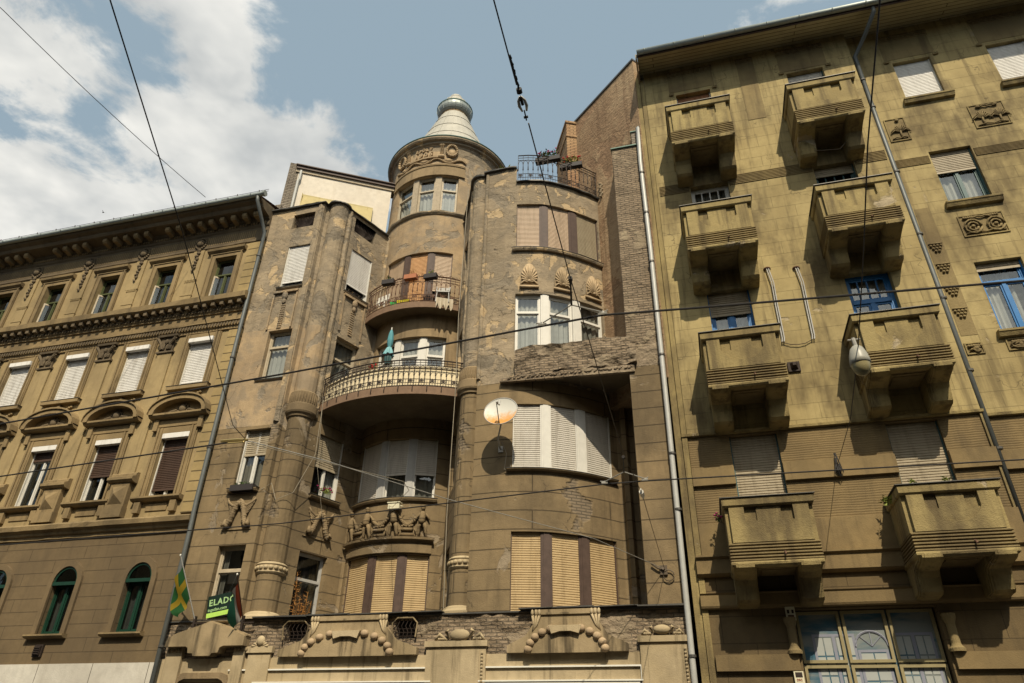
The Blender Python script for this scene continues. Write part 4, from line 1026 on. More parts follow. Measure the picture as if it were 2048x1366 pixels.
def urn(x, z, s, pa, pb):
    mm = MB(); mm.box(pa, pb, 2.2, z-.10, -.02, .07); mm.box(pa-.04, pb+.04, z-.16, z-.04, -.02, .12); mm.box(pa+.15, pb-.15, 2.2, z-.22, .07, .085)
    for k in range(16): mm.blob(pb-.08, z-.3-k*.07, .09, .03, .032, .03, FW, 6, 4)
    pp = mm.build('pier_panel', 'pale', CB)
    mm = MB(); mm.blob(x, z+.08, .08, .24*s, .13*s, .10, FW, 14, 8)
    for q in (-1, 1):
        mm.ltube([(x+q*.22*s, z+.02, .08), (x+q*.34*s, z+.16*s, .08), (x+q*.26*s, z+.20*s, .08)], .035*s, FW, 7)
        mm.ltube([(x+q*.30*s, z-.02, .07), (x+q*.48*s, z+.10*s, .08), (x+q*.58*s, z-.02, .07)], [.02, .045*s, .03], FW, 7)
        for k in range(4): mm.blob(x+q*(.34+.05*k)*s, z+.0, .09, .03, .03, .03, FW, 6, 4)
    mm.build('urn_ornament', 'pale', pp, True)
urn(-5.5, 3.93, 1.0, -6.28, -4.88); urn(-1.02, 3.95, .75, -1.5, -.5)
mm = MB(); mm.box(-10.85, -10.25, 2.2, 3.72, -.02, .06); mm.box(-10.9, -10.2, 3.72, 3.86, -.02, .10); pp = mm.build('pier_panel', 'pale', CB)
mm = MB()
for k in range(-4, 5): mm.ltube([(-10.55+k*.015, 3.86, .07), (-10.55+k*.055, 4.0-.008*k*k, .10)], [.02, .03], FW, 6)
mm.blob(-10.55, 3.98, .09, .11, .12, .08, FW, 10, 8); mm.build('shell_ornament', 'pale', pp, True)
# door hood
mm = MB(); hood = [(-13.12, 3.87), (-12.52, 3.87), (-12.45, 3.84), (-12.42, 3.72), (-12.28, 3.71), (-12.26, 3.65), (-11.78, 3.65), (-11.74, 3.71), (-11.58, 3.72), (-11.55, 3.83), (-11.46, 3.87), (-10.92, 3.87), (-10.92, 4.08), (-11.3, 4.24), (-11.97, 4.42), (-12.5, 4.26), (-12.95, 4.13), (-13.1, 4.02)]
mm.prism(hood, -.02, .26); mm.prism([(a, z+.0) for a, z in [(-13.12, 4.03), (-10.9, 4.09), (-10.9, 4.12), (-11.3, 4.28), (-11.97, 4.46), (-12.5, 4.30), (-12.95, 4.17), (-13.12, 4.08)]], .0, .20); dh = mm.build('door_hood', 'shopstain', CB)
mm = MB()
for a, b in ((-13.15, -12.7), (-11.25, -10.95)): mm.box(a, b, 0, 3.87, -.02, .09)
mm.build('door_jamb', 'pale', dh)
mm = MB(); mm.prism([(-12.72, 3.0), (-12.62, 3.12), (-12.5, 3.17), (-11.55, 3.17), (-11.43, 3.12), (-11.33, 3.0), (-11.25, 3.05), (-11.35, 3.25), (-11.5, 3.3), (-12.55, 3.3), (-12.7, 3.25), (-12.8, 3.05)], -.02, .07); mm.build('door_arch', 'c_trim', dh)
for x in (-13.08, -11.2):
    for k in range(4): mm = MB(); mm.blob(x+.1*k-.0, 3.80, .10, .045, .05, .03, FW, 8, 5); mm.build('rosette', 'shopstain', dh)
# grilles in the brick band
for xa, xb in ((-9.98, -9.42), (-7.12, -6.62)):
    mm = MB(); mm.box(xa-.05, xb+.05, 3.9, 4.45, -.27, -.25); gr = mm.build('cellar_grille', 'dark', CB)
    mm = MB(); n = 5
    for k in range(n+1):
        x = xa+(xb-xa)*k/n; mm.ltube([(x, 3.98, .0), (x+.03, 4.12, .02), (x-.03, 4.24, .04), (x+.02, 4.40, .0)], .010, FW, 4)
    for z in (4.02, 4.1, 4.18): mm.ltube([(xa, z, .01), (xb, z, .01)], .010, FW, 4)
    mm.build('grille_bars', 'iron', gr); mm = MB(); mm.ltube([(xa-.03, 4.0, .04), (xa-.06, 4.3, .05), (xa+.06, 4.42, .05), (xb-.06, 4.42, .05), (xb+.06, 4.3, .05), (xb+.03, 4.0, .04)], .020, FW, 6); mm.build('grille_surround', 'shopstain', gr)
mm = MB(); mm.box(-11.33, -1.48, 3.335, 3.365, 0.0, .05); mm.box(-1.52, -1.48, 2.6, 3.335, .0, .05); mm.box(-10.6, -1.48, 3.06, 3.09, .0, .08); mm.build('sign_rail', 'whitep', CB)
# bright poster-like fascia edge below the rail
mm = MB(); mm.box(-10.58, -1.55, 2.5, 3.05, .0, .06); mm.build('fascia_board', 'whitep', CB)

# downpipes
def pipe(name, pts_, r, mat, parent, bands=(), fr=FW):
    mm = MB(); mm.ltube(pts_, r, fr, 12); o = mm.build(name, mat, parent, True)
    for (u, z, wv) in bands:
        b = MB(); b.ltube([(u, z-.025, wv), (u, z+.025, wv)], r+.02, fr, 12); b.box(u-.02, u+.02, z-.02, z+.02, 0, wv, fr); b.build('pipe_bracket', 'lead', o)
    return o
pipe('downpipe', [(-.36, 19.15, -.05), (-.40, 18.98, .1), (-.42, 17.5, .12), (-.40, 14, .12), (-.42, 9, .12), (-.46, 3.4, .12), (-.46, .2, .12)], .062, 'pipew', CB, [(-.415, z, .12) for z in (17.0, 15.4, 13.6, 10.6, 7.9, 6.55)]+[(-.455, 3.5, .12)])
adopt(CB)

# ================================================================ left building
LB = thing('tenement_house', (-22, 5, 0), 'ochre tenement house with bracketed cornice and arched pediments, left of the grey brown house', 'building')
LP = Path([(-50, 0), (-13.42, 0)]); lx = lambda x: x+50
XE = -13.42; XW = -34.5
CX = [-14.86-2.42*k for k in range(8)]
m = MB(); wall(m, LP, lx(XW), lx(XE), 3.55, 6.85, [(lx(c+.18-.40+.02), lx(c+.18+.40+.02), 4.28, 5.60, .28) for c in CX]+[(lx(c+.18-.28), lx(c+.18+.32), 5.6, 5.86, .28) for c in []], 1.5, 1.5)
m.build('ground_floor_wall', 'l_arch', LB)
m = MB(); m.box(XW, XE, 0, 3.55, -.3, .03); m.build('dado_wall', 'l_white', LB)
m = MB(); wall(m, LP, lx(XW), lx(XE), 7.3, 13.4, [(lx(c+.06-.47), lx(c+.06+.47), 7.9, 9.86, .28) for c in CX]+[(lx(c-.44), lx(c+.46), 11.45, 13.18, .28) for c in CX], 1.5, 1.5); m.build('middle_wall', 'l_wall', LB)
m = MB(); wall(m, LP, lx(XW), lx(XE), 14.7, 17.1, [(lx(c-.42), lx(c+.44), 14.82, 16.52, .28) for c in CX], 1.5, 1.5); m.build('upper_wall', 'l_wall', LB)
m = MB(); m.box(XW, XE-.02, 0, 18.2, -12, -.6); m.build('rear_block', 'l_trim', LB)
for z0, z1, x0, x1 in ((7.35, 13.35, -13.9, XE), (14.78, 16.95, -14.0, XE)):
    mm = MB(); mm.box(x0, x1, z0, z1, -.05, .06); mm.build('quoin_strip', 'l_quoin', LB)
SP = Path([(XW, 0), (XE+.02, 0)])
# string courses
mm = MB(); mould(mm, SP, 0, SP.len, [(0, 6.82), (.06, 6.84), (.06, 6.92), (.12, 6.95), (.14, 7.02), (.24, 7.08), (.26, 7.20), (.22, 7.25), (0, 7.30)], .35, 0, .02); mm.build('first_string_course', 'l_trim', LB)
mm = MB(); mould(mm, SP, 0, SP.len, [(0, 13.38), (.05, 13.40), (.05, 13.50), (.10, 13.52), (.10, 13.66), (.14, 13.68), (.14, 13.72), (.03, 13.74), (.03, 14.06), (.08, 14.08), (.08, 14.12), (.10, 14.14), (.10, 14.36), (.30, 14.40), (.36, 14.44), (.38, 14.62), (.30, 14.66), (0, 14.74)], .35, 0, .02)
mm.cur = 1; x = XE-.1
while x > -30: mm.box(x-.055, x, 13.53, 13.64, .1, .135); x -= .11
x = XE-.1
while x > -30: mm.box(x-.06, x, 14.16, 14.24, .1, .14); x -= .12
x = XE-.14
while x > -30: mm.box(x-.13, x, 14.26, 14.395, .1, .30); x -= .33
mm.build('second_string_course', ['l_trim', 'l_dark'], LB)
# main cornice
mm = MB(); mould(mm, SP, 0, SP.len, [(0, 17.02), (.04, 17.04), (.04, 17.62), (.08, 17.66), (.10, 17.70), (.10, 17.86), (.16, 17.90), (.18, 17.96), (.60, 18.02), (.64, 18.08), (.66, 18.14), (.80, 18.20), (.84, 18.28), (0, 18.46)], .5, 0, .015); mm.cur = 1; x = XE-.1
while x > -33: mm.box(x-.055, x, 17.73, 17.82, .1, .135); x -= .11
random.seed(11); x = XE-.22; k = 0
while x > -33:
    if k not in (9, 15, 20, 21, 26): mm.side([(.18, 17.97), (.50, 17.99), (.50, 17.86), (.44, 17.80), (.30, 17.80), (.18, 17.76)], x-.17, x)
    x -= .455; k += 1
for c in CX:
    for k in range(24): mm.box(c-.95+k*.082, c-.95+k*.082+.035, 17.15, 17.52, .04, .052)
mm.build('main_cornice', ['l_dark', 'l_trim'], LB)
mm = MB(); mm.ltube([(XW, 18.34, .90), (XE+.15, 18.34, .90)], .085, FW, 10); mm.ltube([(XE+.15, 18.34, .90), (XE+.24, 18.34, .90)], .11, FW, 10)
for k in range(28): mm.ltube([(XE-.9*k-.3, 18.25, .90), (XE-.9*k-.3, 18.35, 1.0), (XE-.9*k-.3, 18.43, .90)], .018, FW, 5)
mm.build('gutter', 'zinc', LB)
mm = MB()
for z in (18.60, 18.68): mm.ltube([(XW, z, .74), (XE+.2, z, .74)], .009, FW, 4)
for k in range(26): mm.ltube([(XE-.88*k-.2, 18.38, .82), (XE-.88*k-.16, 18.56, .74), (XE-.88*k-.2, 18.72, .74)], .017, FW, 5)
mm.build('snow_rail', 'iron', LB)
mm = MB(); mm.quad(Vector((XW, -.84, 18.36)), Vector((XE, -.84, 18.36)), Vector((XE, 9, 21.4)), Vector((XW, 9, 21.4))); mm.box(XW, XE, 17.9, 18.3, -6, -.3); mm.build('roof', 'roof', LB)
for k, c in enumerate(CX):
    # top floor: open casements with a transom, plain surround and hood
    window(LB, 0.0, c-.42, c+.44, 14.80, 16.52, .20, 'w_moss', .05, 2, (.62,), curtain=('curtaind', 0, .4), glass='glassd', room='redroom')
    mm = MB(); f = Fr((c-.40, .10, 0), (.45, .42, 0)); mm.box(0, .42, 14.9, 14.95, 0, .04, f); mm.box(0, .42, 15.78, 15.84, 0, .04, f); mm.box(0, .05, 14.95, 15.78, 0, .04, f); mm.box(.37, .42, 14.95, 15.78, 0, .04, f)
    wo = mm.build('open_casement', 'w_cream', LB); mm = MB(); mm.quad(f.p(.05, 14.95, .02), f.p(.37, 14.95, .02), f.p(.37, 15.78, .02), f.p(.05, 15.78, .02)); mm.build('pane', 'glass', wo)
    mm = MB(); mm.box(c-.62, c-.42, 14.76, 16.66, 0, .05); mm.box(c+.44, c+.64, 14.76, 16.66, 0, .05); mm.box(c-.42, c+.44, 16.52, 16.66, 0, .05)
    mm.box(c-.60, c-.56, 14.76, 16.66, .05, .08); mm.box(c+.58, c+.62, 14.76, 16.66, .05, .08); mm.box(c-.64, c+.66, 16.66, 16.70, 0, .08)
    mm.side([(0, 16.70), (.08, 16.72), (.16, 16.78), (.18, 16.86), (0, 16.90)], c-.75, c+.75)
    mm.build('window_surround', 'l_trim', LB)
    # pilaster strip with a hanging garland between the windows
    q = c-1.21
    mm = MB(); mm.box(q-.22, q+.22, 14.76, 17.0, 0, .045); mm.box(q-.25, q+.25, 15.70, 15.76, .045, .07); mm.box(q-.25, q+.25, 15.05, 15.09, .045, .06)
    for j in range(7): mm.box(q-.2+j*.06, q-.17+j*.06, 15.62, 15.70, .045, .07)
    mm.build('pilaster_strip', 'l_wall', LB)
    mm = MB(); mm.blob(q, 17.30, .08, .15, .15, .09, FW, 12, 8); 
    for j in range(16):
        t = j*math.pi/8; mm.blob(q+.22*math.cos(t), 17.30+.22*math.sin(t), .06, .05, .05, .045, FW, 6, 4)
    for j in range(8): mm.blob(q+.03*math.sin(j*2.4), 17.0-.13*j, .07, .085-.007*j, .08, .05, FW, 7, 5, j)
    mm.build('rosette_garland', 'l_dark', LB, True)
    # third floor: white roller shutters, moulded surround, capitals
    fr_ = (.93, .90, 1.0, 1.0, .95, 1, 1, 1)[(k+1) % 8]
    window(LB, 0.0, c-.44, c+.46, 11.45, 13.18, .14, 'w_white', .045, 2, (), 'sh_white', fr_, pitch=.06, box=.15)
    mm = MB()
    for a, b in ((c-.66, c-.44), (c+.46, c+.68)): mm.box(a, b, 11.42, 13.36, 0, .05); mm.box(a+.03, a+.08, 11.42, 13.36, .05, .08); mm.box(b-.08, b-.03, 11.42, 13.36, .05, .075)
    mm.box(c-.44, c+.46, 13.18, 13.36, 0, .055); mm.build('window_surround', 'l_trim', LB)
    sill(LB, 0.0, c-.72, c+.76, 11.43, 'l_trim', .12, .16)
    mm = MB()
    for j in range(13):
        t = j/12; mm.blob(c-.5+1.0*t, 11.18-.10*math.sin(math.pi*t*2)**2, .04, .055, .05, .04, FW, 6, 4, j)
    mm.blob(c, 11.2, .05, .09, .09, .05, FW, 8, 5); mm.build('festoon', 'l_trim', LB, True)
    q = c-1.30
    mm = MB(); mm.box(q-.27, q+.27, 8.55, 12.80, 0, .055); mm.build('pilaster', 'l_wall', LB)
    mm = MB(); mm.box(q-.33, q+.33, 12.78, 12.84, 0, .1); mm.box(q-.26, q+.26, 12.84, 13.36, 0, .07); mm.side([(0, 13.36), (.14, 13.37), (.16, 13.44), (0, 13.46)], q-.38, q+.38)
    for s in (-1, 1):
        mm.ltube([(q+s*.12, 12.9, .1), (q+s*.20, 13.12, .13), (q+s*.34, 13.30, .15), (q+s*.30, 13.20, .15)], [.05, .05, .05, .03], FW, 7)
        for j in range(3): mm.blob(q+s*(.06+.07*j), 12.98, .1, .035, .11, .045, FW, 7, 5)
    mm.blob(q, 13.18, .1, .07, .1, .06, FW); mm.build('capital', 'l_dark', LB)
    # second floor: segmental pediment, brown shutters
    d = c+.06
    window(LB, 0.0, d-.47, d+.47, 7.9, 9.86, .20, 'w_white', .05, 2, (.78,), 'sh_brown', (.88, .58, .22, .0, .3, .7, 1, 1)[k] or .15, ('curtaind', 0, .3), glass='glassd', box=.16, pitch=.055)
    mm = MB()
    for a, b in ((d-.72, d-.47), (d+.47, d+.72)): mm.box(a, b, 7.9, 10.05, 0, .05); mm.box(a+.04, a+.10, 7.9, 10.05, .05, .09); mm.box(b-.10, b-.04, 7.9, 10.05, .05, .07)
    mm.box(d-.47, d+.47, 9.86, 10.05, 0, .055)
    for a in (d-.86, d+.70): mm.box(a, a+.16, 9.95, 10.34, 0, .12)
    mm.box(d-.70, d+.70, 10.08, 10.30, 0, .06); mm.build('window_surround', 'l_trim', LB)
    n = 14; ro, ri = [], []
    for j in range(n+1):
        t = math.pi*(j/n); ro.append((d-1.02*math.cos(t), 10.42+.60*math.sin(t)**.85)); ri.append((d-.86*math.cos(t), 10.42+.46*math.sin(t)**.85))
    mm = MB(); mm.side([(0, 10.32), (.20, 10.34), (.26, 10.40), (.26, 10.46), (0, 10.47)], d-1.02, d+1.02)
    for j in range(n): mm.prism([ro[j+1], ro[j], ri[j], ri[j+1]], 0, .30); mm.prism([(ro[j+1][0], ro[j+1][1]+.05), (ro[j][0], ro[j][1]+.05), ro[j], ro[j+1]], 0, .35)
    mm.prism(ri[::-1], 0, .05); pd = mm.build('pediment', 'l_trim', LB)
    mm = MB(); mm.blob(d, 10.64, .07, .13, .14, .09, FW, 12, 8)
    for j in range(12): mm.blob(d+.19*math.cos(j*.524), 10.64+.15*math.sin(j*.524), .06, .05, .04, .04, FW, 6, 4)
    for s in (-1, 1): mm.ltube([(d+s*.2, 10.60, .07), (d+s*.42, 10.56, .07), (d+s*.62, 10.50, .06)], [.05, .045, .015], FW, 6)
    mm.build('shell_relief', 'l_dark', pd, True)
    mm = MB(); mm.side([(0, 7.74), (.14, 7.76), (.2, 7.82), (.2, 7.87), (0, 7.89)], d-.82, d+.82); mm.box(d-.70, d-.5, 7.42, 7.74, 0, .12); mm.box(d+.5, d+.70, 7.42, 7.74, 0, .12); mm.box(d-.34, d+.36, 7.48, 7.68, 0, .03); mm.build('window_sill', 'l_trim', LB)
    # pilaster pedestal with diamond boss
    mm = MB(); mm.box(q-.32, q+.36, 7.32, 7.62, 0, .20); mm.box(q-.30, q+.34, 7.62, 8.34, 0, .16); mm.side([(0, 8.34), (.2, 8.36), (.26, 8.42), (.26, 8.50), (.14, 8.56), (.14, 8.62), (.10, 8.66), (0, 8.68)], q-.42, q+.46)
    a, b, cc_, dd = (q-.22, 7.72), (q+.26, 7.72), (q+.26, 8.24), (q-.22, 8.24); top = FW.p(q+.02, 7.98, .30)
    P4 = [FW.p(u, z, .165) for u, z in (a, b, cc_, dd)]
    for j in range(4):
        i0, i1, i2 = mm.vert(P4[j]), mm.vert(P4[(j+1) % 4]), mm.vert(top); mm.face([i0, i1, i2])
    mm.build('pedestal', 'l_trim', LB)
    # ground floor arch window
    e = c+.20; r_ = .40
    n = 12; arc = [(e-r_*math.cos(math.pi*j/n), 5.60+r_*1.1*math.sin(math.pi*j/n)) for j in range(n+1)]
    arc2 = [(e-(r_+.15)*math.cos(math.pi*j/n), 5.60+(r_+.15)*1.08*math.sin(math.pi*j/n)) for j in range(n+1)]
    mm = MB()
    for j in range(n): mm.prism([arc2[j+1], arc2[j], arc[j], arc[j+1]], -.02, .07)
    mm.box(e-r_-.15, e-r_, 4.28, 5.6, -.02, .07); mm.box(e+r_, e+r_+.15, 4.28, 5.6, -.02, .07); mm.build('arch_surround', 'l_archt', LB)
    mm = MB(); mm.prism(arc[::-1], .0, .006)
    af = mm.build('arch_light', 'glassd', LB)
    mm = MB()
    for j in range(n): mm.prism([arc[j+1], arc[j], (e+(arc[j][0]-e)*.86, 5.6+(arc[j][1]-5.6)*.86), (e+(arc[j+1][0]-e)*.86, 5.6+(arc[j+1][1]-5.6)*.86)], .0, .03)
    mm.box(e-r_, e+r_, 5.53, 5.62, .0, .05); mm.build('arch_frame', 'w_green', af)
    window(LB, 0.0, e-r_, e+r_, 4.28, 5.56, .16, 'w_green', .06, 2, (), None, 1, ('curtain',), glass='glassd')
    mm = MB(); mm.side([(0, 4.16), (.14, 4.18), (.18, 4.22), (.18, 4.26), (0, 4.28)], e-.66, e+.62); mm.build('window_sill', 'l_trim', LB)
for x in (-17.2, -22.1):
    mm = MB(); mm.box(x-.14, x+.14, 3.72, 4.02, 0, .06); mm.box(x-.10, x+.10, 3.76, 3.98, .06, .10)
    for j in range(4): mm.box(x-.09, x+.09, 3.78+j*.05, 3.80+j*.05, .10, .12)
    mm.build('wall_vent', 'iron', LB)
pipe('downpipe', [(XE-.05, 18.34, .90), (XE-.05, 18.1, .86), (XE-.01, 17.55, .45), (XE+.0, 17.2, .16), (XE+.0, 14.9, .16), (XE+.0, 14.6, .16), (XE+.0, 13.2, .16), (XE+.04, 7.6, .16), (XE+.07, 6.8, .15), (XE+.14, .2, .15)], .062, 'pipeg', LB, [(XE, 16.2, .16), (XE+.01, 12.2, .16), (XE+.02, 9.2, .16), (XE+.1, 5.6, .15), (XE+.12, 3.9, .15)])
adopt(LB)

# ================================================================ right building
RB = thing('corner_tenement', (7, 5, 0), 'yellow rendered tenement house with heavy stone balconies, right of the turret house', 'building')
RP1 = Path([(-5, 0), (6.28, 0)]); RP2 = Path([(0, .28), (20, .28)])
rx = lambda x: x+5
XR = 15.0
WZ = [(17.35, 20.25), (13.4, 16.22), (9.4, 12.42), (5.35, 8.28)]
hl1 = [(rx(a), rx(a+1.07), z0, z1, .32) for a in (.93, 4.33) for z0, z1 in WZ]
m = MB(); wall(m, RP1, rx(-.02), rx(6.28), 8.38, 21.7, hl1, 2, 2); m.build('front_wall', 'r_wall', RB)
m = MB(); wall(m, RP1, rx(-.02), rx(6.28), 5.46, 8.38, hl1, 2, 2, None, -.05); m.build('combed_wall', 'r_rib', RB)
WR = [(18.42, 20.12), (14.40, 16.32), (10.42, 12.46), (6.3, 8.2)]
CR = [7.40, 9.94, 12.5]
hl2 = [(a, a+1.04, z0, z1, .28) for a in CR for z0, z1 in WR]
m = MB(); wall(m, RP2, 6.28, XR, 8.38, 21.7, hl2, 2, 2); m.build('right_front_wall', 'r_wall', RB)
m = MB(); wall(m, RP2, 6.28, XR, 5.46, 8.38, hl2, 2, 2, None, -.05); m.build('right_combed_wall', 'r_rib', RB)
m = MB(); m.box(6.24, 6.28, 0, 21.6, -.30, -.001); m.build('corner_return', 'r_plain', RB)
m = MB(); m.box(-.3, XR, 0, 21.6, -14, -.75); m.build('rear_block', 'r_plain', RB)
m = MB(); m.box(-.32, -.17, 0, 21.5, -.4, -.03); m.box(-.155, -.03, 0, 21.3, -.4, .0); m.build('edge_pilaster', 'r_plain', RB)
# lower zone
m = MB(); m2h = [(rx(1.66), rx(4.32), .9, 4.37, .35)]
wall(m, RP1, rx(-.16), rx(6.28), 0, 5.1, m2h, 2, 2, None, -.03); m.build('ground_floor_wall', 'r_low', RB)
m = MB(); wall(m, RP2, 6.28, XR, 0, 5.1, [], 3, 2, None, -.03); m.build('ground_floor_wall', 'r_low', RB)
mm = MB()
def band(z0, z1, w, mat, name, segs=((-.02, .93), (2.0, 4.33), (5.40, 6.30))):
    for a, b in segs: mm = MB(); mm.box(a, b, z0, z1, -.06, w); mm.build(name, mat, RB)
    for a, b in ((6.31, 7.40), (8.44, 9.94), (10.98, XR)): mm = MB(); mm.box(a, b, z0, z1, -.34, w-.28); mm.build(name, mat, RB)
band(7.10, 7.52, .03, 'r_band', 'smooth_band'); band(5.50, 6.20, .03, 'r_band', 'smooth_band')
QP = Path([(-.16, 0), (6.29, 0), (6.29, .28), (XR, .28)])
mm = MB(); mould(mm, QP, 0, QP.len, [(-.05, 5.06), (.06, 5.08), (.10, 5.12), (.10, 5.42), (.16, 5.46), (.16, 5.50), (-.05, 5.54)], 1); mm.build('belt_cornice', 'r_band', RB)
mm = MB(); mould(mm, QP, 0, QP.len, [(-.05, 4.40), (.07, 4.42), (.09, 4.46), (.09, 4.68), (.12, 4.71), (-.05, 4.74)], 1); mm.build('lower_band', 'r_band', RB)
for a, b in ((0, 1.6), (4.38, 6.2)): mm = MB(); mm.box(a, b, 3.22, 3.52, -.03, .06); mm.build('pier_band', 'r_band', RB)
# fluted band
def flutes(z0, z1, segs, w):
    n = 7; h = (z1-z0)/n
    for a, b in segs:
        mm = MB(); mm.box(a, b, z0, z1, w-.02, w+.004)
        for k in range(n): mm.side([(w, z0+k*h), (w+.022, z0+k*h+h*.2), (w+.022, z0+k*h+h*.65), (w, z0+k*h+h*.85)], a, b)
        mm.build('fluted_band', 'r_dirty', RB)
flutes(16.04, 16.42, ((.05, .90), (2.04, 4.30), (5.44, 6.24)), .001); flutes(15.90, 16.2, ((6.32, 7.36), (8.48, 9.90), (11.02, XR)), -.279)
mm = MB(); mould(mm, QP, 0, QP.len, [(-.05, 8.33), (.03, 8.34), (.04, 8.40), (-.05, 8.44)], 1); mm.build('thin_string', 'r_plain', RB)
# windows behind the balconies
KW = {
 (0, 0): dict(frame='w_white', shut='sh_red', frac=1.0), (0, 1): dict(frame='w_white', cols=2, rows=(.70,), bars=4, curtain=('curtaind',), fw=.07),
 (0, 2): dict(frame='w_blue', cols=2, shut='sh_tan', frac=.23, curtain=('curtain',), fw=.09), (0, 3): dict(frame='w_teal', shut='sh_tan', frac=1.0),
 (1, 0): dict(frame='w_teal', shut='sh_grey', frac=.7), (1, 1): dict(frame='w_teal', cols=2, rows=(.74,), bars=4, shut='sh_tan', frac=.10, glass='glassd', fw=.07),
 (1, 2): dict(frame='w_blue', cols=2, rows=(.74,), bars=4, curtain=('curtain',), fw=.09), (1, 3): dict(frame='w_teal', shut='sh_tan', frac=1.0)}
for i, a in enumerate((.93, 4.33)):
    for j, (z0, z1) in enumerate(WZ): window(RB, 0.0, a, a+1.07, z0, z1, .24, pitch=.06, back=.34, **KW[(i, j)])
KR = [dict(frame='w_white', shut='sh_white', frac=.93), dict(frame='w_teal', shut='sh_tan', frac=.38, cols=2, curtain=('curtain',)), dict(frame='w_blue', cols=2, rows=(.72,), shut='sh_tan', frac=.10, curtain=('curtain', .0, .75), fw=.07), dict(frame='w_teal', shut='sh_tan', frac=1.0)]
for i, a in enumerate(CR):
    for j, (z0, z1) in enumerate(WR):
        window(RB, .28, a, a+1.04, z0, z1, .20, pitch=.06, back=.34, **KR[j])
        mm = MB(); mm.side([(-.05, z0-.20), (.10, z0-.17), (.14, z0-.08), (.16, z0-.06), (.16, z0-.01), (-.05, z0+.01)], a-.12, a+1.20, Fr((0, .28, 0))); mm.build('window_sill', 'r_plain', RB)
F2 = Fr((0, .28, 0))
# eaves: boarded soffit, fascia, gutter
mm = MB(); mm.quad(FW.p(-.14, 21.30, .92), FW.p(XR, 21.30, .92), FW.p(XR, 21.66, -.3), FW.p(-.14, 21.66, -.3), [(-.5, 0), (XR, 0), (XR, 1.3), (-.5, 1.3)]); so2 = mm.build('eave_soffit', 'wood', RB)
mm = MB(); mm.box(-.15, XR, 21.29, 21.42, .92, .95); mm.build('eave_fascia', 'w_brown', so2)
mm = MB(); mm.prism([(0, 0), (0, 0)], 0, 0) if False else None
f = Fr((-.15, .3, 0), (0, -1, 0)); mm.prism([(0, 21.2), (1.22, 21.26), (1.24, 21.46), (0, 21.95)], 0, .05, f); mm.build('gable_board', 'w_raw', so2)
mm = MB(); mm.quad(FW.p(-.14, 21.43, .95), FW.p(XR, 21.43, .95), FW.p(XR, 25.5, -6), FW.p(-.14, 25.5, -6)); mm.build('roof', 'roof', RB)
mm = MB(); mm.ltube([(-.14, 21.42, 1.03), (XR, 21.47, 1.03)], .095, FW, 12)
for k in range(16): mm.ltube([(.1+k*.95, 21.32, 1.03), (.1+k*.95, 21.42, 1.145), (.1+k*.95, 21.54, 1.0)], .018, FW, 5)
mm.build('gutter', 'zinc', RB, True)
# fish-scale friezes under the eaves and the recessed panels above the windows
def frieze(fr, a, b, z, n):
    mm = MB(); mm.box(a, b, z-.02, z+.24, 0, .02, fr); s = (b-a)/n
    for k in range(n):
        u = a+s*(k+.5)
        mm.ltube([(u-s*.42, z+.16, .03), (u-s*.3, z+.06, .04), (u, z+.02, .045), (u+s*.3, z+.06, .04), (u+s*.42, z+.16, .03)], .018, fr, 5)
        mm.blob(u, z+.13, .03, s*.2, .05, .03, fr, 6, 4); mm.box(u-s*.35, u+s*.35, z+.2, z+.235, .02, .045, fr)
    mm.build('scallop_frieze', 'r_dirty', RB)
for fr_, a, b in ((FW, .72, 2.18), (FW, 4.15, 5.57), (FW, 2.92, 3.46), (F2, 7.2, 8.63), (F2, 9.8, 11.3), (F2, 12.3, 13.8)): frieze(fr_, a, b, 21.12, 4 if b-a < 1 else 9)
for fr_, a, b, z0, z1 in ((FW, .74, 2.16, 20.40, 21.10), (FW, 4.17, 5.55, 20.34, 21.10), (F2, 7.22, 8.6, 20.26, 21.10), (F2, 9.82, 11.26, 20.26, 21.10), (FW, 2.94, 3.46, 18.52, 21.10)):
    mm = MB(); mm.box(a, b, z0, z1, -.02, .012, fr_); mm.build('recessed_panel', 'r_dirty', RB)
for fr_, a, b, z in ((FW, .86, 2.06, 20.25), (FW, 4.26, 5.48, 20.25), (F2, 7.32, 8.52, 20.14), (F2, 9.86, 11.06, 20.14)):
    for u in (a-.14, b+.02):
        mm = MB()
        for k in range(4): mm.blob(u+.02+k*.035, z+.05+.02*(k % 2), .02, .03, .04, .035, fr_, 6, 4)
        mm.box(u, u+.14, z-.01, z+.02, 0, .05, fr_); mm.build('lintel_ear', 'r_dirty', RB)
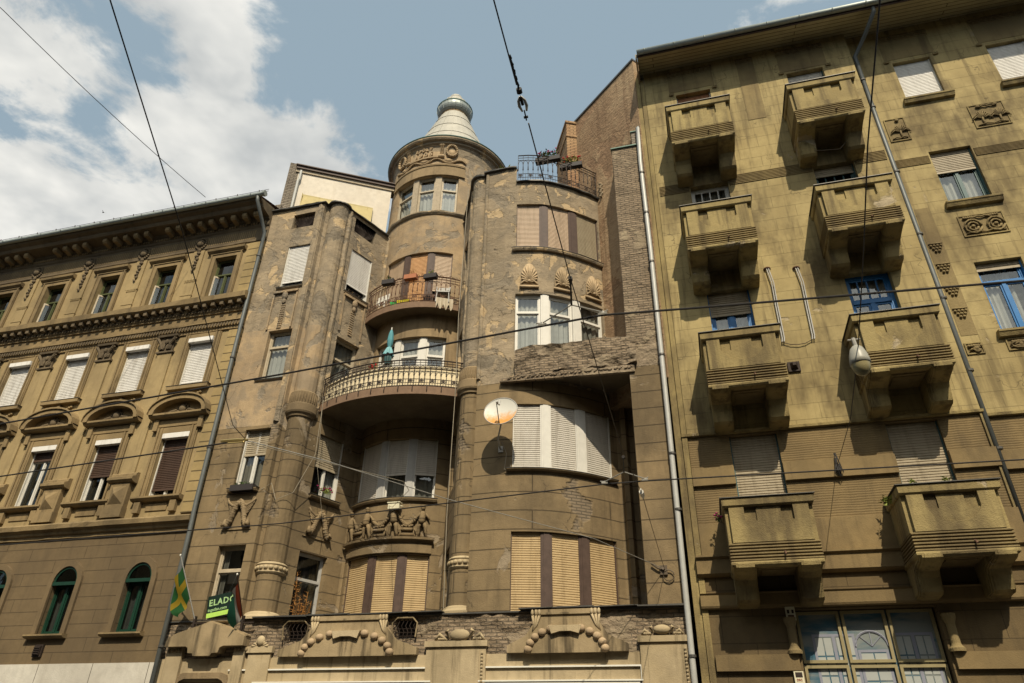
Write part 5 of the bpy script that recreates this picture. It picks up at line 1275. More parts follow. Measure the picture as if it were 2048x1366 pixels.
# carved square reliefs
def carved(fr, a, b, z0, z1, seed, kind='palm'):
    mm = MB(); mm.box(a, b, z0, z1, -.01, .006, fr); base = mm.build('carved_panel', 'r_dirty', RB)
    mm = MB(); t = .03
    mm.box(a, b, z1, z1+t, 0, .03, fr); mm.box(a, b, z0-t, z0, 0, .03, fr); mm.box(a-t, a, z0-t, z1+t, 0, .03, fr); mm.box(b, b+t, z0-t, z1+t, 0, .03, fr); mm.build('panel_rim', 'r_plain', base)
    mm = MB(); random.seed(seed); W, H = b-a, z1-z0
    cs = (.25, .78) if W > .7 else (.62,)
    for c in cs:
        u0 = a+W*c
        if kind == 'palm':
            for k in range(-4, 5):
                an = k*.38; L_ = .27
                mm.ltube([(u0, z0+H*.35, .03), (u0+math.sin(an)*L_*.55, z0+H*.42+math.cos(an)*L_*.75, .055), (u0+math.sin(an)*L_, z0+H*.30+math.cos(an)*L_*.7, .03)], [.012, .028, .012], fr, 5)
            mm.ltube([(u0, z0+.04, .03), (u0, z0+H*.4, .04)], .025, fr, 6); mm.blob(u0, z1-.08, .04, .06, .05, .04, fr)
        else:
            for r in (.22, .13): mm.ltube([(u0+r*W*.9*math.cos(t_), z0+H*.42+r*H*1.6*math.sin(t_), .04) for t_ in [q*.6 for q in range(11)]], .028, fr, 6)
            mm.blob(u0, z0+H*.42, .04, .05, .05, .04, fr)
            for k in range(6): mm.blob(u0+(k-3)*.05, z1-.07, .04, .035, .04, .035, fr, 6, 4)
    if W > .7: mm.ltube([(a+W*.25, z1-.12, .04), (a+W*.4, z1-.06, .05), (a+W*.5, z1-.09, .05), (a+W*.6, z1-.06, .05), (a+W*.75, z1-.12, .04)], .025, fr, 6)
    mm.ltube([(a+.04, z0+.05, .03), (a+W*.3, z0+.10, .045), (a+W*.5, z0+.05, .04), (a+W*.7, z0+.10, .045), (b-.04, z0+.05, .03)], .022, fr, 5)
    mm.build('panel_carving', 'r_dirty', base, True)
carved(F2, 6.62, 7.1, 16.92, 17.76, 1); carved(F2, 8.80, 9.62, 16.90, 17.74, 2); carved(F2, 11.4, 12.2, 16.9, 17.74, 2)
carved(F2, 7.46, 8.44, 13.28, 13.90, 3, 'scroll'); carved(F2, 10.0, 11.0, 13.28, 13.90, 4, 'scroll')
carved(F2, 6.56, 6.88, 9.93, 10.18, 5, 'scroll'); carved(F2, 7.42, 8.42, 9.93, 10.18, 6, 'scroll')
mm = MB(); mm.box(6.54, 6.90, 10.42, 14.38, -.01, .008, F2); st_ = mm.build('sunk_strip', 'r_dirty', RB)
for z in (13.1, 12.45, 11.75, 11.1):
    mm = MB(); random.seed(int(z*10))
    for r in range(3):
        for k in range(4-r): mm.blob(6.60+.04*r+k*.078, z-r*.085, .03, .036, .038, .035, F2, 7, 5)
    mm.box(6.56, 6.88, z+.06, z+.09, 0, .04, F2); mm.build('strip_carving', 'r_dirty', st_, True)

# balconies: one built, the rest copied
def make_balcony():
    """origin at the wall, at the left end of the rim top"""
    D = 1.06; W = 1.56
    bp = Path([(0, .02), (0, -D), (W, -D), (W, .02)])
    mm = MB()
    mould(mm, bp, 0, bp.len, [(-.12, -.20), (.095, -.20), (.12, -.17), (.13, -.02), (.10, 0), (-.12, 0)], .6)
    rim = None
    o = MB(); wall(o, bp, 0, bp.len, -1.46, -.19, [], .6, 1)
    f = Fr((0, -D, 0))
    # raised face with the bowl-shaped recess and its square pockets left open
    u0, u1 = .30, 1.26; n = 16
    bot = lambda u: -.83+.30*min(1, abs((u-.78)/.48))**3.2
    G = .085
    o.box(0.0, u0, -1.02, -.2, 0, G, f); o.box(u1, W, -1.02, -.2, 0, G, f)
    for k in range(n):
        a, b = u0+(u1-u0)*k/n, u0+(u1-u0)*(k+1)/n; o.prism([(a, -1.02), (b, -1.02), (b, bot(b)), (a, bot(a))], 0, G, f)
        o.prism([(a, bot(a)-.002), (b, bot(b)-.002), (b, -.53), (a, -.53)], 0, G-.045, f)
    o.box(.54, 1.02, -.53, -.2, 0, G-.045, f)
    fl_ = Fr((0, 0, 0), (0, -1, 0)); fr2 = Fr((W, -D, 0), (0, 1, 0))
    o.box(-.0, D, -1.02, -.2, 0, G-.002, fl_); o.box(0, D, -1.02, -.2, 0, G-.002, fr2)
    # inner faces and floor
    o.box(.12, W-.12, -1.46, -.2, -.14, -.12, f); o.box(0, .12, -1.46, -.2, -D-.02, 0, f); o.box(W-.12, W, -1.46, -.2, -D-.02, 0, f)
    body = o.build('balcony', 'r_plain', RB)
    mm.build('balcony_rim', 'r_plain', body)
    q = MB(); mould(q, bp, 0, bp.len, [(-.12, .002), (.16, .002), (.16, .018), (-.12, .018)], .6); q.build('rim_flashing', 'lead', body)
    q = MB(); nr = 6; h = .42/nr; pr = []
    z = -1.44
    pr = [(-.02, z)]
    for k in range(nr): pr += [(.055, z+k*h+.006), (.095, z+k*h+h*.25), (.095, z+k*h+h*.62), (.055, z+k*h+h*.88)]
    pr += [(-.02, z+.42)]
    mould(q, bp, 0, bp.len, pr, .5); q.build('ribbed_band', 'r_dirty', body)
    q = MB(); mould(q, bp, 0, bp.len, [(-.1, -1.55), (.06, -1.55), (.095, -1.51), (.10, -1.47), (.08, -1.435), (-.1, -1.43)], .5, 0, .01); q.build('base_lip', 'r_plain', body)
    q = MB(); q.box(-.0, W, -1.50, -1.44, -D, .02, f); q.box(.42, 1.14, -1.52, -1.50, -D*.9, -.25, f); q.box(.50, 1.06, -1.535, -1.52, -D*.82, -.35, f)
    for k in range(3): q.blob(.63+.15*k, -1.51, -.14, .03, .015, .03, f, 8, 4)
    q.build('balcony_soffit', 'r_dirty', body)
    for u in (-.06, W-.39):
        q = MB(); pf = [(.0, -1.45), (D+.08, -1.45), (D+.11, -1.49), (D+.10, -1.57), (D-.02, -1.63), (D-.26, -1.67), (D-.44, -1.72), (D-.50, -1.84), (D-.53, -2.0), (D-.56, -2.12), (D-.63, -2.18), (.25, -2.19), (0, -2.22)]
        k = 4
        # edges softened by stepping the profile in at both sides
        for a, b, g in ((0, .015, .075), (.015, .045, .035), (.045, .09, .010), (.09, .36, 0), (.36, .405, .010), (.405, .435, .035), (.435, .45, .075)):
            q.side([(max(0, wv-g), z+g*.6 if z < -1.5 else z) for wv, z in pf], u+a, u+b)
        q.build('bracket', 'r_plain', body)
    q = MB(); q.ltube([(.95, -1.22, D), (.96, -1.27, D+.12), (.96, -1.34, D+.18)], .018, Fr(), 6); q.build('drain_spout', 'rustiron', body)
    return body
bal = make_balcony()
spots = [(.65, 18.45), (4.05, 18.40), (.66, 14.50), (4.06, 14.48), (.68, 10.47), (4.05, 10.48), (.63, 6.39), (4.01, 6.43)]
LBL = ['stone balcony with broken plaster front, upper row left', 'top balcony beside the downpipe', None, 'balcony with a white tray on its rim', None, 'balcony behind the street lamp', 'lowest balcony, nearer the white downpipe', 'lowest balcony, nearer the grey downpipe']
for k, (x, z) in enumerate(spots):
    if k == 0: b = bal
    else:
        b = bal.copy(); sc.collection.objects.link(b); b.parent = RB
        for ch in bal.children:
            c2 = ch.copy(); sc.collection.objects.link(c2); c2.parent = b
    b.location = (x, 0, z); b.scale = (1, 1, (1.0, 1.0, .97, .97, .96, .95, .90, .90)[k])
    if LBL[k]: b['label'] = LBL[k]
bal_objs = [o for o in RB.children if o.name.startswith('balcony')]

# big ground floor window with printed film
mm = MB()
FX = [1.68, 2.55, 3.42, 4.30]
for a, b in zip(FX, FX[1:]):
    for z0, z1 in ((3.38, 4.35), (1.0, 3.34)):
        mm.box(a+.02, a+.075, z0, z1, -.33, -.24); mm.box(b-.075, b-.02, z0, z1, -.33, -.24); mm.box(a+.075, b-.075, z1-.055, z1, -.33, -.24); mm.box(a+.075, b-.075, z0, z0+.055, -.33, -.24)
sw = mm.build('shop_window', 'w_olive', RB)
n = NT('printed_window_film'); v = n.coord('Object', scale=(1, 1, 4)); cf = n.ramp(n.noise(v, .9, 5, .6), .40, .66)
n.set(n.b.inputs['Base Color'], n.mix(cf, (.20, .22, .21), (.05, .12, .17))); n.set(n.b.inputs['Roughness'], .25); M['film'] = n.m
M['filmw'] = simple('film_pale_print', (.36, .38, .36), .3, var=.05); M['filmg'] = simple('film_grey_print', (.24, .25, .30), .3, var=.05)  # pale print toned down for grime and the window's shade, put into colour
mm = MB(); mm.quad(FW.p(1.68, 1, -.30), FW.p(4.3, 1, -.30), FW.p(4.3, 4.35, -.30), FW.p(1.68, 4.35, -.30)); mm.build('printed_film', 'film', sw)
md = MB()
def pwin(a, b, z0, z1, cols):
    mm = MB()
    t = .05
    md.box(a, b, z1-t, z1, -.297, -.294); md.box(a, b, z0, z0+t, -.297, -.294); md.box(a, a+t, z0+t, z1-t, -.297, -.294); md.box(b-t, b, z0+t, z1-t, -.297, -.294)
    w_ = (b-a)/cols
    for k in range(1, cols): md.box(a+w_*k-.03, a+w_*k+.03, z0+t, z1-t, -.297, -.294)
    for k in range(cols):
        x0, x1 = a+w_*k+.05, a+w_*(k+1)-.05; xm = (x0+x1)/2
        h3 = (z1-z0-.1)/3
        for j in range(3):
            for p_, q_ in ((x0, xm-.012), (xm+.012, x1)): mm.box(p_, q_, z0+.06+h3*j, z0+.05+h3*(j+1)-.02, -.297, -.295)
    mm.build('printed_panes', 'filmw', sw)
for a, b in ((1.95, 2.75), (3.45, 4.18)): pwin(a, b, 2.75, 3.92, 2)
pwin(2.76, 3.32, 2.75, 3.62, 1)
md.ltube([(3.04-.30*math.cos(math.pi*k/12), 3.68+.28*math.sin(math.pi*k/12), -.295) for k in range(13)], .022, FW, 5)
for k in (3, 6, 9): md.ltube([(3.04, 3.68, -.295), (3.04-.28*math.cos(math.pi*k/12), 3.68+.26*math.sin(math.pi*k/12), -.295)], .010, FW, 4)
for a, b in ((1.95, 2.75), (3.45, 4.18), (2.76, 3.32)): pwin(a, b, 1.5, 2.7, 2 if b-a > .6 else 1)
md.build('printed_frames', 'filmg', sw)
# half columns beside the shop window
for x in (1.55, 4.46):
    mm = MB(); mm.lathe(x, -.02, [(.14, 3.52), (.14, 3.58), (.10, 3.62), (.085, 3.66), (.08, 4.0), (.09, 4.04), (.12, 4.12), (.13, 4.2)], 16); mm.build('dwarf_column', 'r_dirty', RB)
mm = MB(); mm.box(2.54, 2.82, 9.78, 10.04, 0, .05); f = FW
P4 = [FW.p(*q) for q in ((2.60, 9.83, .05), (2.77, 9.83, .05), (2.77, 10.0, .05), (2.60, 10.0, .05))]; T4 = [FW.p(*q) for q in ((2.65, 9.90, .15), (2.72, 9.90, .15), (2.72, 9.97, .15), (2.65, 9.97, .15))]
for j in range(4): mm.quad(P4[j], P4[(j+1) % 4], T4[(j+1) % 4], T4[j])
mm.quad(*T4); mm.build('wall_vent', 'iron', RB)
# oblique fire wall and chimney stack rising behind the terrace
f = Fr((-2.78, 2.25, 0), (2.46, -2.25, 0)); W = math.hypot(2.46, 2.25)
mm = MB(); mm.box(0, W, 10, 22.42, -.4, 0, f); fw_ = mm.build('fire_wall', 'r_fire', RB)
mm = MB(); mm.box(-.02, W+.02, 22.42, 22.5, -.45, .04, f); mm.build('fire_wall_coping', 'lead', fw_)
f = Fr((-3.05, 2.02, 0), (.42, .20, 0)); mm = MB(); mm.box(0, .46, 12, 22.3, -1.5, .0, f); mm.box(-.03, .49, 21.55, 21.62, -1.53, .03, f); mm.box(-.04, .50, 22.28, 22.38, -1.55, .04, f); mm.build('chimney', 'brick_y', RB)
pipe('downpipe', [(6.95, 21.45, .92), (6.95, 21.2, .90), (6.72, 20.9, .35), (6.40, 20.5, -.08), (6.37, 17.5, -.08), (6.36, 12, -.08), (6.33, 5.6, -.08)], .065, 'pipeg', RB, [(6.38, z, -.08) for z in (19.4, 18.2, 15.6, 13.4, 11.4, 9.4, 7.5)])
adopt(RB)
for b in [o for o in RB.children if o.name.startswith('balcony')]: pass

# ================================================================ wires over the street
def wire(pts_, r, mat, label, name='overhead_wire', cat='wire', group=None, sag=0.0):
    P0 = []
    for a, b in zip(pts_, pts_[1:]):
        a, b = Vector(a), Vector(b); n = 8 if (b-a).length > 2 else 2
        for k in range(n): P0.append(a+(b-a)*k/n - Z*(sag*4*(k/n)*(1-k/n)))
    P0.append(Vector(pts_[-1])); o = P0[len(P0)//2].copy()
    mm = MB(); mm.tube([p-o for p in P0], r, 6); ob = mm.build(name, mat); ob.location = o
    tag(ob, label, cat, group); return ob
wire([(-26, -7.1, 6), (-10.44, -8.41, 6), (-5.21, -8.87, 6), (-1.51, -9.24, 6), (-.78, -9.31, 6), (.3, -9.21, 6), (3.59, -8.94, 6), (16, -8.0, 6)], .013, 'cable', 'thick black wire crossing just under the wide curved balcony and the white windows', 'contact_wire')
wire([(-30, -3.4, 5.5), (-15.01, -3.97, 5.5), (-7.92, -4.17, 5.5), (-1.41, -5.08, 5.5), (-.76, -5.09, 5.5), (4.7, -4.84, 5.5), (16, -4.4, 5.5)], .011, 'cable', 'lowest black wire, crossing in front of the putti frieze', 'contact_wire')
c2 = wire([(-26, -6.0, 5.6), (-11.4, -7.33, 5.6), (-6.35, -7.8, 5.6)], .012, 'cable', 'black wire on the left ending at a brass clamp beside a tilted shutter', 'contact_wire')
def at(px_, py_, **k): pass
wire([(-6.35, -7.8, 5.6), (-5.55, -6.85, 5.58), (-4.25, -4.75, 5.55), (-2.07, -2.1, 5.45), (-.88, -.06, 5.28)], .007, 'galv', 'thin grey stay wire from the brass clamp to the right wall anchor', 'stay_wire')
wire([(-6.35, -7.8, 5.62), (-6.30, -8.2, 5.66), (-4.3, -12.0, 5.75), (-3.35, -14.1, 5.92), (-1.2, -18.6, 6.3)], .0055, 'cable', 'thin black wire slanting down the cloudy sky to the brass clamp', 'span_wire')
mm = MB(); mm.tube([(0, 0, 0), (-.16, -.02, 0), (-.42, -.045, 0)], [.018, .03, .022], 6); mm.tube([(-.05, 0, .03), (-.05, -.02, -.04), (-.3, -.04, -.04)], .012, 5); o = mm.build('brass_clamp', simple('brass', (.40, .30, .12), .4, .6)); o.location = (-6.30, -7.8, 5.6); tag(o, 'brass clamp where three wires meet beside the ochre house downpipe', 'clamp')
# main span wire with strain insulator
W3 = [(-.85, -.08, 5.27), (-.87, -4.48, 5.5), (-.98, -6.3, 5.62), (-1.03, -10.1, 6.1), (-.99, -12.05, 6.22)]
wire(W3, .006, 'cableb', 'thin brown span wire running from the wall anchor up past the palmettes to the insulator', 'span_wire')
wire([(-.99, -12.45, 6.22), (-.98, -13.2, 6.3), (-.93, -24, 6.9)], .006, 'cable', 'black span wire above the insulator, leaving the top of the sky', 'span_wire')
ins = thing('strain_insulator', (-.99, -12.25, 6.22), 'open white porcelain insulator with black clamps, hung in the sky above the terrace', 'insulator')
mm = MB()
for s in (-1, 1): mm.tube([(-.99+s*.005, -12.33, 6.225), (-.99+s*.026, -12.29, 6.22), (-.99+s*.030, -12.24, 6.215), (-.99+s*.018, -12.19, 6.21)], [.008, .013, .014, .008], 6)
mm.build('porcelain_eye', 'porc', ins, True)
mm = MB(); mm.tube([(-.99, -12.33, 6.225), (-.99, -12.25, 6.217)], .013, 8); mm.tube([(-.985, -12.40, 6.235), (-.988, -12.36, 6.23)], .024, 8)
mm.tube([(-.99, -12.2, 6.21), (-.995, -12.10, 6.20)], .006, 5); mm.tube([(-1.01, -12.13, 6.205), (-.975, -12.13, 6.205)], .012, 6); mm.build('clamp', 'cable', ins)
mm = MB(); n = 26; mm.tube([(-.985+.003*math.sin(k*1.4), -12.36-.34*k/n, 6.235+.045*k/n+.003*math.cos(k*1.4)) for k in range(n)], [.008+.003*(k % 2) for k in range(n)], 6); mm.build('wound_cable', 'cable', ins); adopt(ins)
mm = MB(); mm.tube([(0, -.1, 0), (0, .1, 0)], .04, 8); mm.tube([(0, -.2, .01), (0, .22, -.01)], .016, 6); o = mm.build('small_insulator', 'porc'); o.location = (-.87, -4.48, 5.5); tag(o, 'small pale insulator on the thin brown wire beside the right pier', 'insulator')
def hanger(top, l, r, label, th, mat):
    t = thing('wire_hanger', top, label, 'wire hanger'); top = Vector(top); l, r = Vector(l), Vector(r)
    hub = (l+r)/2; hub.z = l.z+.10; hub += (top-hub)*.25
    mm = MB(); mm.tube([top, top+(hub-top)*.3, hub], [.018, .010, .012], 6)
    mm.tube([top+(hub-top)*.0, top+(hub-top)*.12], .024, 6); mm.build('drop_link', 'cable', t)
    mm = MB(); mm.tube([hub, l+Z*.04, l+Vector((-.07, 0, .05))], th, 6); mm.tube([hub, r+Z*.04, r+Vector((.06, 0, .06))], th, 6); mm.build('spreader', mat, t)
    mm = MB(); mm.tube([l+Vector((-.05, 0, .015)), l+Vector((.05, 0, .015))], .022, 6); mm.tube([l+Vector((0, 0, .05)), l], .018, 6); mm.build('wire_grip', 'galv', t)
    mm = MB(); mm.tube([r+Vector((-.05, 0, .015)), r+Vector((.05, 0, .015))], .022, 6); mm.tube([r+Vector((0, 0, .05)), r], .018, 6); mm.build('wire_grip', 'galv', t); adopt(t)
hanger((-1.035, -9.95, 6.12), (-1.51, -9.24, 6.0), (-.78, -9.31, 6.0), 'forked galvanised hanger on the thick wire in front of the white bow window', .008, 'galv')
hanger((-1.0, -5.9, 5.62), (-1.41, -5.08, 5.5), (-.76, -5.09, 5.5), 'forked pale hanger on the lowest wire below the spandrel opening', .009, 'galv')
# lamp wire, lamp
wire([(3.10, -.05, 7.3), (2.66, -4.3, 6.60), (2.36, -7.0, 6.45), (2.12, -9.2, 6.52), (1.95, -10.7, 6.6), (1.80, -12.4, 6.65), (1.1, -22, 7.0)], .007, 'cable', 'black wire carrying the street lamp across the balconies', 'lamp_wire')
lp = thing('street_lamp', (2.34, -7, 6.2), 'pale street lamp with amber bowl hanging on a wire before a balcony', 'street lamp')
mm = MB(); mm.lathe(2.34, -7, [(0, 6.50), (.05, 6.49), (.085, 6.45), (.115, 6.36), (.128, 6.28), (.132, 6.22), (.120, 6.215)], 20); lh = mm
mm = MB(); mm.lathe(2.34, -7, [(.122, 6.22), (.115, 6.16), (.085, 6.09), (.04, 6.055), (0, 6.05)], 20); n = NT('amber_glass'); n.set(n.b.inputs['Base Color'], (.30, .26, .14)); n.set(n.b.inputs['Roughness'], .15); M['amber'] = n.m; M['lamph'] = simple('old_lamp_enamel', (.34, .33, .28), .4, var=.1); mm.build('lamp_bowl', 'amber', lp, True); lh.build('lamp_housing', 'lamph', lp, True)
mm = MB(); mm.tube([(2.33, -7, 6.62), (2.34, -7, 6.49)], .028, 8); mm.tube([(2.26, -7, 6.60), (2.42, -7, 6.60)], .012, 6); mm.build('lamp_hook', 'galv', lp); adopt(lp)
mm = MB(); random.seed(2)
for k in range(5): mm.tube([(.02*math.cos(k), -.06, .35), (.05*math.sin(k*2), -.10, .1), (.09*math.cos(k*1.7), -.1, -.1), (.03, -.06, -.22+.03*k), (-.06*math.cos(k), -.08, -.05)], .010, 4)
mm.box(-.05, .05, -.08, .08, .0, .10); o = mm.build('cable_coil', 'cable'); o.location = (3.12, 0, 7.28); tag(o, 'tangle of black cable on the wall anchor below the street lamp', 'cable coil')
wire([(-15.6, -1.0, 18.6), (-16.2, -8.7, 18.4), (-17.1, -20, 18.4)], .010, 'cable', 'thinnest far wire, curving from the top left corner behind the ochre roof', 'aerial_wire', sag=.12)
# wall anchors
mm = MB(); mm.tube([(0, -.10, .02), (0, 0, 0)], .03, 8); mm.box(-.08, .08, -.10, .10, 0, .05); mm.tube([(.1+.12*math.cos(k*.6), -.05, -.12+.12*math.sin(k*.6)) for k in range(11)], .012, 5); mm.tube([(-.25, -.06, .14), (-.12, -.06, .04), (0, -.06, 0)], .02, 6)
o = mm.build('wall_anchor', 'cableb'); o.location = (-.87, 0, 5.25); tag(o, 'rusty wall anchor with a loop of cable on the right pier', 'wall anchor')
# slack service cables on the front
wire([(-10.25, .30, 10.6), (-10.20, .3, 8.9), (-10.55, .1, 7.75), (-11.0, .02, 7.55), (-11.25, .05, 8.05), (-11.5, -.02, 7.85)], .008, 'cablep', 'pale slack cable looping round the left column', 'slack_cable', 'cable')
wire([(-10.15, .1, 10.6), (-10.12, .4, 8.5), (-10.05, 1.0, 7.2), (-10.0, 1.3, 6.75)], .006, 'cablep', 'thin pale cable hanging beside the dark angled window', 'slack_cable', 'cable')
wire([(-6.35, -7.75, 5.58), (-5.2, -4.6, 6.0), (-6.0, -2.5, 6.6), (-8.0, 1.0, 7.45), (-8.35, 1.5, 7.68)], .006, 'cablep', 'grey cable sagging to the cream box above the putti frieze', 'slack_cable', 'cable')
wire([(-6.22, .48, 18.2), (-6.25, .45, 13), (-6.2, .47, 10.4), (-6.22, .5, 7), (-6.15, .5, 4.7)], .010, 'cablep', 'long pale cable running down the inner corner column', 'wall_cable', 'cable')

# ================================================================ small things
def leaves(mb, c, r, n, size, flat=.6, seed=1, stems=0):
    random.seed(seed)
    for _ in range(n):
        while True:
            d = Vector((random.uniform(-1, 1), random.uniform(-1, 1), random.uniform(-1, 1)))
            if d.length <= 1: break
        p = Vector(c)+Vector((d.x*r[0], d.y*r[1], d.z*r[2])); a = Vector((random.uniform(-1, 1), random.uniform(-1, 1), random.uniform(-.3, 1))).normalized(); b = a.cross(Vector((random.random(), random.random(), random.random()))).normalized()
        s = size*random.uniform(.6, 1.3)
        mb.quad(p-b*s*.3, p+a*s*.5-b*s*.1, p+a*s, p+b*s*.3+a*s*.4)
def plant(name, loc, label, cat, r, n, size, leafm='leaf', fl=None, nf=0, pot=None, seed=1, fsize=.03, group=None):
    t = thing(name, loc, label, cat, group); x, y, z = loc
    mm = MB(); leaves(mm, (x, y, z+r[2]), r, n, size, seed=seed)
    for k in range(6): mm.tube([(x+r[0]*.3*math.sin(k), y, z), (x+r[0]*.6*math.sin(k*1.9), y, z+r[2]*1.2)], .006, 4)
    mm.build('foliage', leafm, t)
    if fl:
        mm = MB(); random.seed(seed+9)
        for _ in range(nf):
            mm.blob(0, 0, 0, fsize, fsize*.7, fsize, Fr((x+random.uniform(-1, 1)*r[0], y+random.uniform(-1, 1)*r[1], z+r[2]*random.uniform(.9, 2.3))), 6, 4)
        mm.build('blossoms', fl, t)
    if pot:
        mm = MB()
        if pot[0] == 'box': mm.box(x-pot[1], x+pot[1], z-.16, z+.01, -y-.09, -y+.09)
        else: mm.lathe(x, y, [(.0, z-.2), (pot[1]*.7, z-.2), (pot[1], z), (pot[1]*1.08, z), (pot[1]*1.08, z+.03), (pot[1]*.8, z+.03)], 16)
        mm.build('planter', pot[2], t)
    adopt(t); return t
def rail(x): return CP.at(sR(x))[0].y
plant('geranium_box', (-3.45, rail(-3.45)+.12, 18.98), 'geranium box with pink blossoms over the middle of the terrace railing', 'flower box', (.36, .1, .16), 170, .10, 'leaf', 'pink', 24, ('box', .42, 'boxd'), 3)
plant('geranium_box', (-2.75, rail(-2.75)+.12, 18.98), 'geranium box with red blossoms before the brick chimney', 'flower box', (.36, .16, .15), 190, .09, 'leafy', 'red', 26, ('box', .38, 'boxd'), 4)
plant('spiky_plant', (-4.95, .55, 18.45), 'spiky pale yellow green plant on the parapet left of the terrace railing', 'plant', (.30, .12, .20), 120, .22, 'leafy', None, 0, None, 5)
plant('flowering_plant', (-5.65, .62, 18.45), 'pink flowering plant over the parapet corner next to the turret', 'plant', (.26, .15, .16), 110, .10, 'leaf', 'pink', 18, ('pot', .2, 'boxd'), 6)
plant('potted_plant', (-1.70, 1.62, 18.62), 'pink flowering pot on the post at the right end of the terrace', 'potted plant', (.22, .18, .12), 110, .09, 'leaf', 'pink', 16, ('pot', .20, 'terra'), 7)
plant('geranium', (-8.85, .36, 11.45), 'red geranium on the wide cream balcony below the parasol', 'plant', (.14, .08, .08), 50, .07, 'leaf', 'red', 9, ('pot', .09, 'terra'), 8)
def b5(a): return B5.at(B5.len*a)[0]
for k, (a, lab, fl) in enumerate([(.33, 'seedling in a box at the left of the rusty balcony rail', None), (.56, 'brown leggy plant at the middle of the rusty balcony rail', None), (.74, 'bright green plant before the dark brown mullion on the rusty rail', None)]):
    p = b5(a); plant('rail_plant', (p.x, p.y-.05, 15.45), lab, 'plant', (.12, .05, .10), 34, .07, ('leaf', 'dry', 'leafy')[k], None, 0, ('box', .22, ('boxd', 'terra', 'boxd')[k]), 12+k)
plant('window_flower_box', (-12.02, -.10, 7.98), 'mossy flower box behind the white rails of the outermost left window', 'flower box', (.32, .05, .05), 80, .06, 'leaf', None, 0, ('box', .36, 'boxd'), 20)
f = CP.fr(sA(.78), sA(.9))[0]; pq = CP.at(sA(.75))[0]+CP.at(sA(.75))[1]*.13
plant('window_flower_box', (pq.x, pq.y, 8.05), 'flower box with green plants and magenta blossoms at the angled window', 'flower box', (.14, .28, .08), 130, .07, 'leafy', 'magenta', 12, None, 21)
pw = CP.at(sA(1.3))[0]+CP.at(sA(1.3))[1]*.12
plant('flower', (.42, -.35, 6.15), 'magenta flower at the wall end of the lowest left balcony', 'plant', (.07, .15, .08), 40, .06, 'leaf', 'magenta', 8, None, 22)
plant('balcony_weed', (4.25, -.95, 6.45), 'small green plant on the left of the lowest right balcony rim', 'plant', (.08, .05, .07), 26, .08, 'leafy', None, 0, None, 23)
plant('balcony_weed', (4.85, -.95, 6.45), 'small green plant at the middle of the lowest right balcony rim', 'plant', (.08, .05, .08), 26, .08, 'leafy', None, 0, None, 24)
plant('balcony_plant', (3.82, -.45, 6.25), 'leafy plant peeping past the left side of the lowest right balcony', 'plant', (.08, .2, .10), 50, .09, 'leafy', None, 0, None, 25)
t = thing('dry_weed', (-9.8, .12, 4.5), 'tall dry orange weed growing from the ledge before the dark angled window', 'weed'); mm = MB(); random.seed(31)
for k in range(7):
    x0 = -9.85+.06*k-.1; hgt = (1.12, .5, .35, .3, .62, .28, .4)[k]; top = Vector((x0+random.uniform(-.05, .12), .1, 4.5+hgt))
    mm.tube([(x0, .12, 4.5), ((x0+top.x)/2+.03, .12, 4.5+hgt*.5), top], .008, 4)
    for j in range(int(hgt*22)):
        zz = 4.56+(hgt-.05)*random.random(); r_ = .13*(1-.4*(zz-4.5)/1.2); q = Vector((x0+(top.x-x0)*(zz-4.5)/hgt+random.uniform(-r_, r_), .12+random.uniform(-.08, .08), zz+.03))
        mm.tube([(x0+(top.x-x0)*(zz-4.5)/hgt, .12, zz), q], .004, 3)
mm.build('stems', 'dry', t); mm = MB()
for k in range(7):
    x0 = -9.85+.06*k-.1; hgt = (1.12, .5, .35, .3, .62, .28, .4)[k]
    leaves(mm, (x0+.03, .1, 4.5+hgt*.55), (.10, .06, hgt*.48), int(120*hgt), .045, seed=40+k)
mm.build('dead_leaves', 'dry', t); adopt(t)

# parasol, chair and clutter on the balconies
t = thing('parasol', (-8.48, .6, 10.66), 'closed turquoise parasol standing on the wide balcony', 'parasol')
mm = MB(); mm.tube([(-8.48, .6, 10.66), (-8.48, .6, 13.05)], .018, 8); mm.build('pole', 'whitep', t)
M['teal'] = simple('turquoise_canvas', (.09, .27, .30), .8, var=.12); M['teal2'] = simple('pale_turquoise_canvas', (.18, .38, .40), .8, var=.12)
def fold(prof, k, cx=-8.48, cy=.6, amp=.18):
    mm = MB(); n = 24; rows = [[mm.vert((cx+r*(1+amp*math.sin(k*2*math.pi*i/n))*math.sin(2*math.pi*i/n), cy-r*(1+amp*math.sin(k*2*math.pi*i/n))*math.cos(2*math.pi*i/n), z)) for i in range(n)] for r, z in prof]
    for A, B in zip(rows, rows[1:]):
        for i in range(n): mm.face([A[i], A[(i+1) % n], B[(i+1) % n], B[i]])
    return mm
fold([(.06, 12.28), (.045, 12.34), (.075, 12.42), (.085, 12.6), (.07, 12.78), (.04, 12.92), (.0, 13.0)], 8).build('canopy', 'teal', t, True)
fold([(.15, 12.06), (.14, 12.09), (.12, 12.16), (.09, 12.24), (.06, 12.32), (.04, 12.34)], 6, amp=.25).build('canopy_hem', 'teal2', t, True)
fold([(.08, 11.75), (.10, 11.9), (.10, 12.0), (.07, 12.1)], 5).build('canopy_lining', 'w_teal', t, True); adopt(t)
t = thing('garden_chair', (-7.30, 1.72, 14.40), 'grey moulded chair on the rusty balcony before the half open shutter', 'chair')
mm = MB(); f = Fr((-7.30, 1.65, 0), (1, .3, 0)); mm.box(-.22, .22, 14.80, 14.84, -.2, .2, f); mm.build('seat', 'w_grey', t)
mm = MB(); mm.prism([(-.21, 14.84), (.21, 14.84), (.17, 15.22), (-.17, 15.22)], -.22, -.18, f); mm.build('backrest', 'w_grey', t)
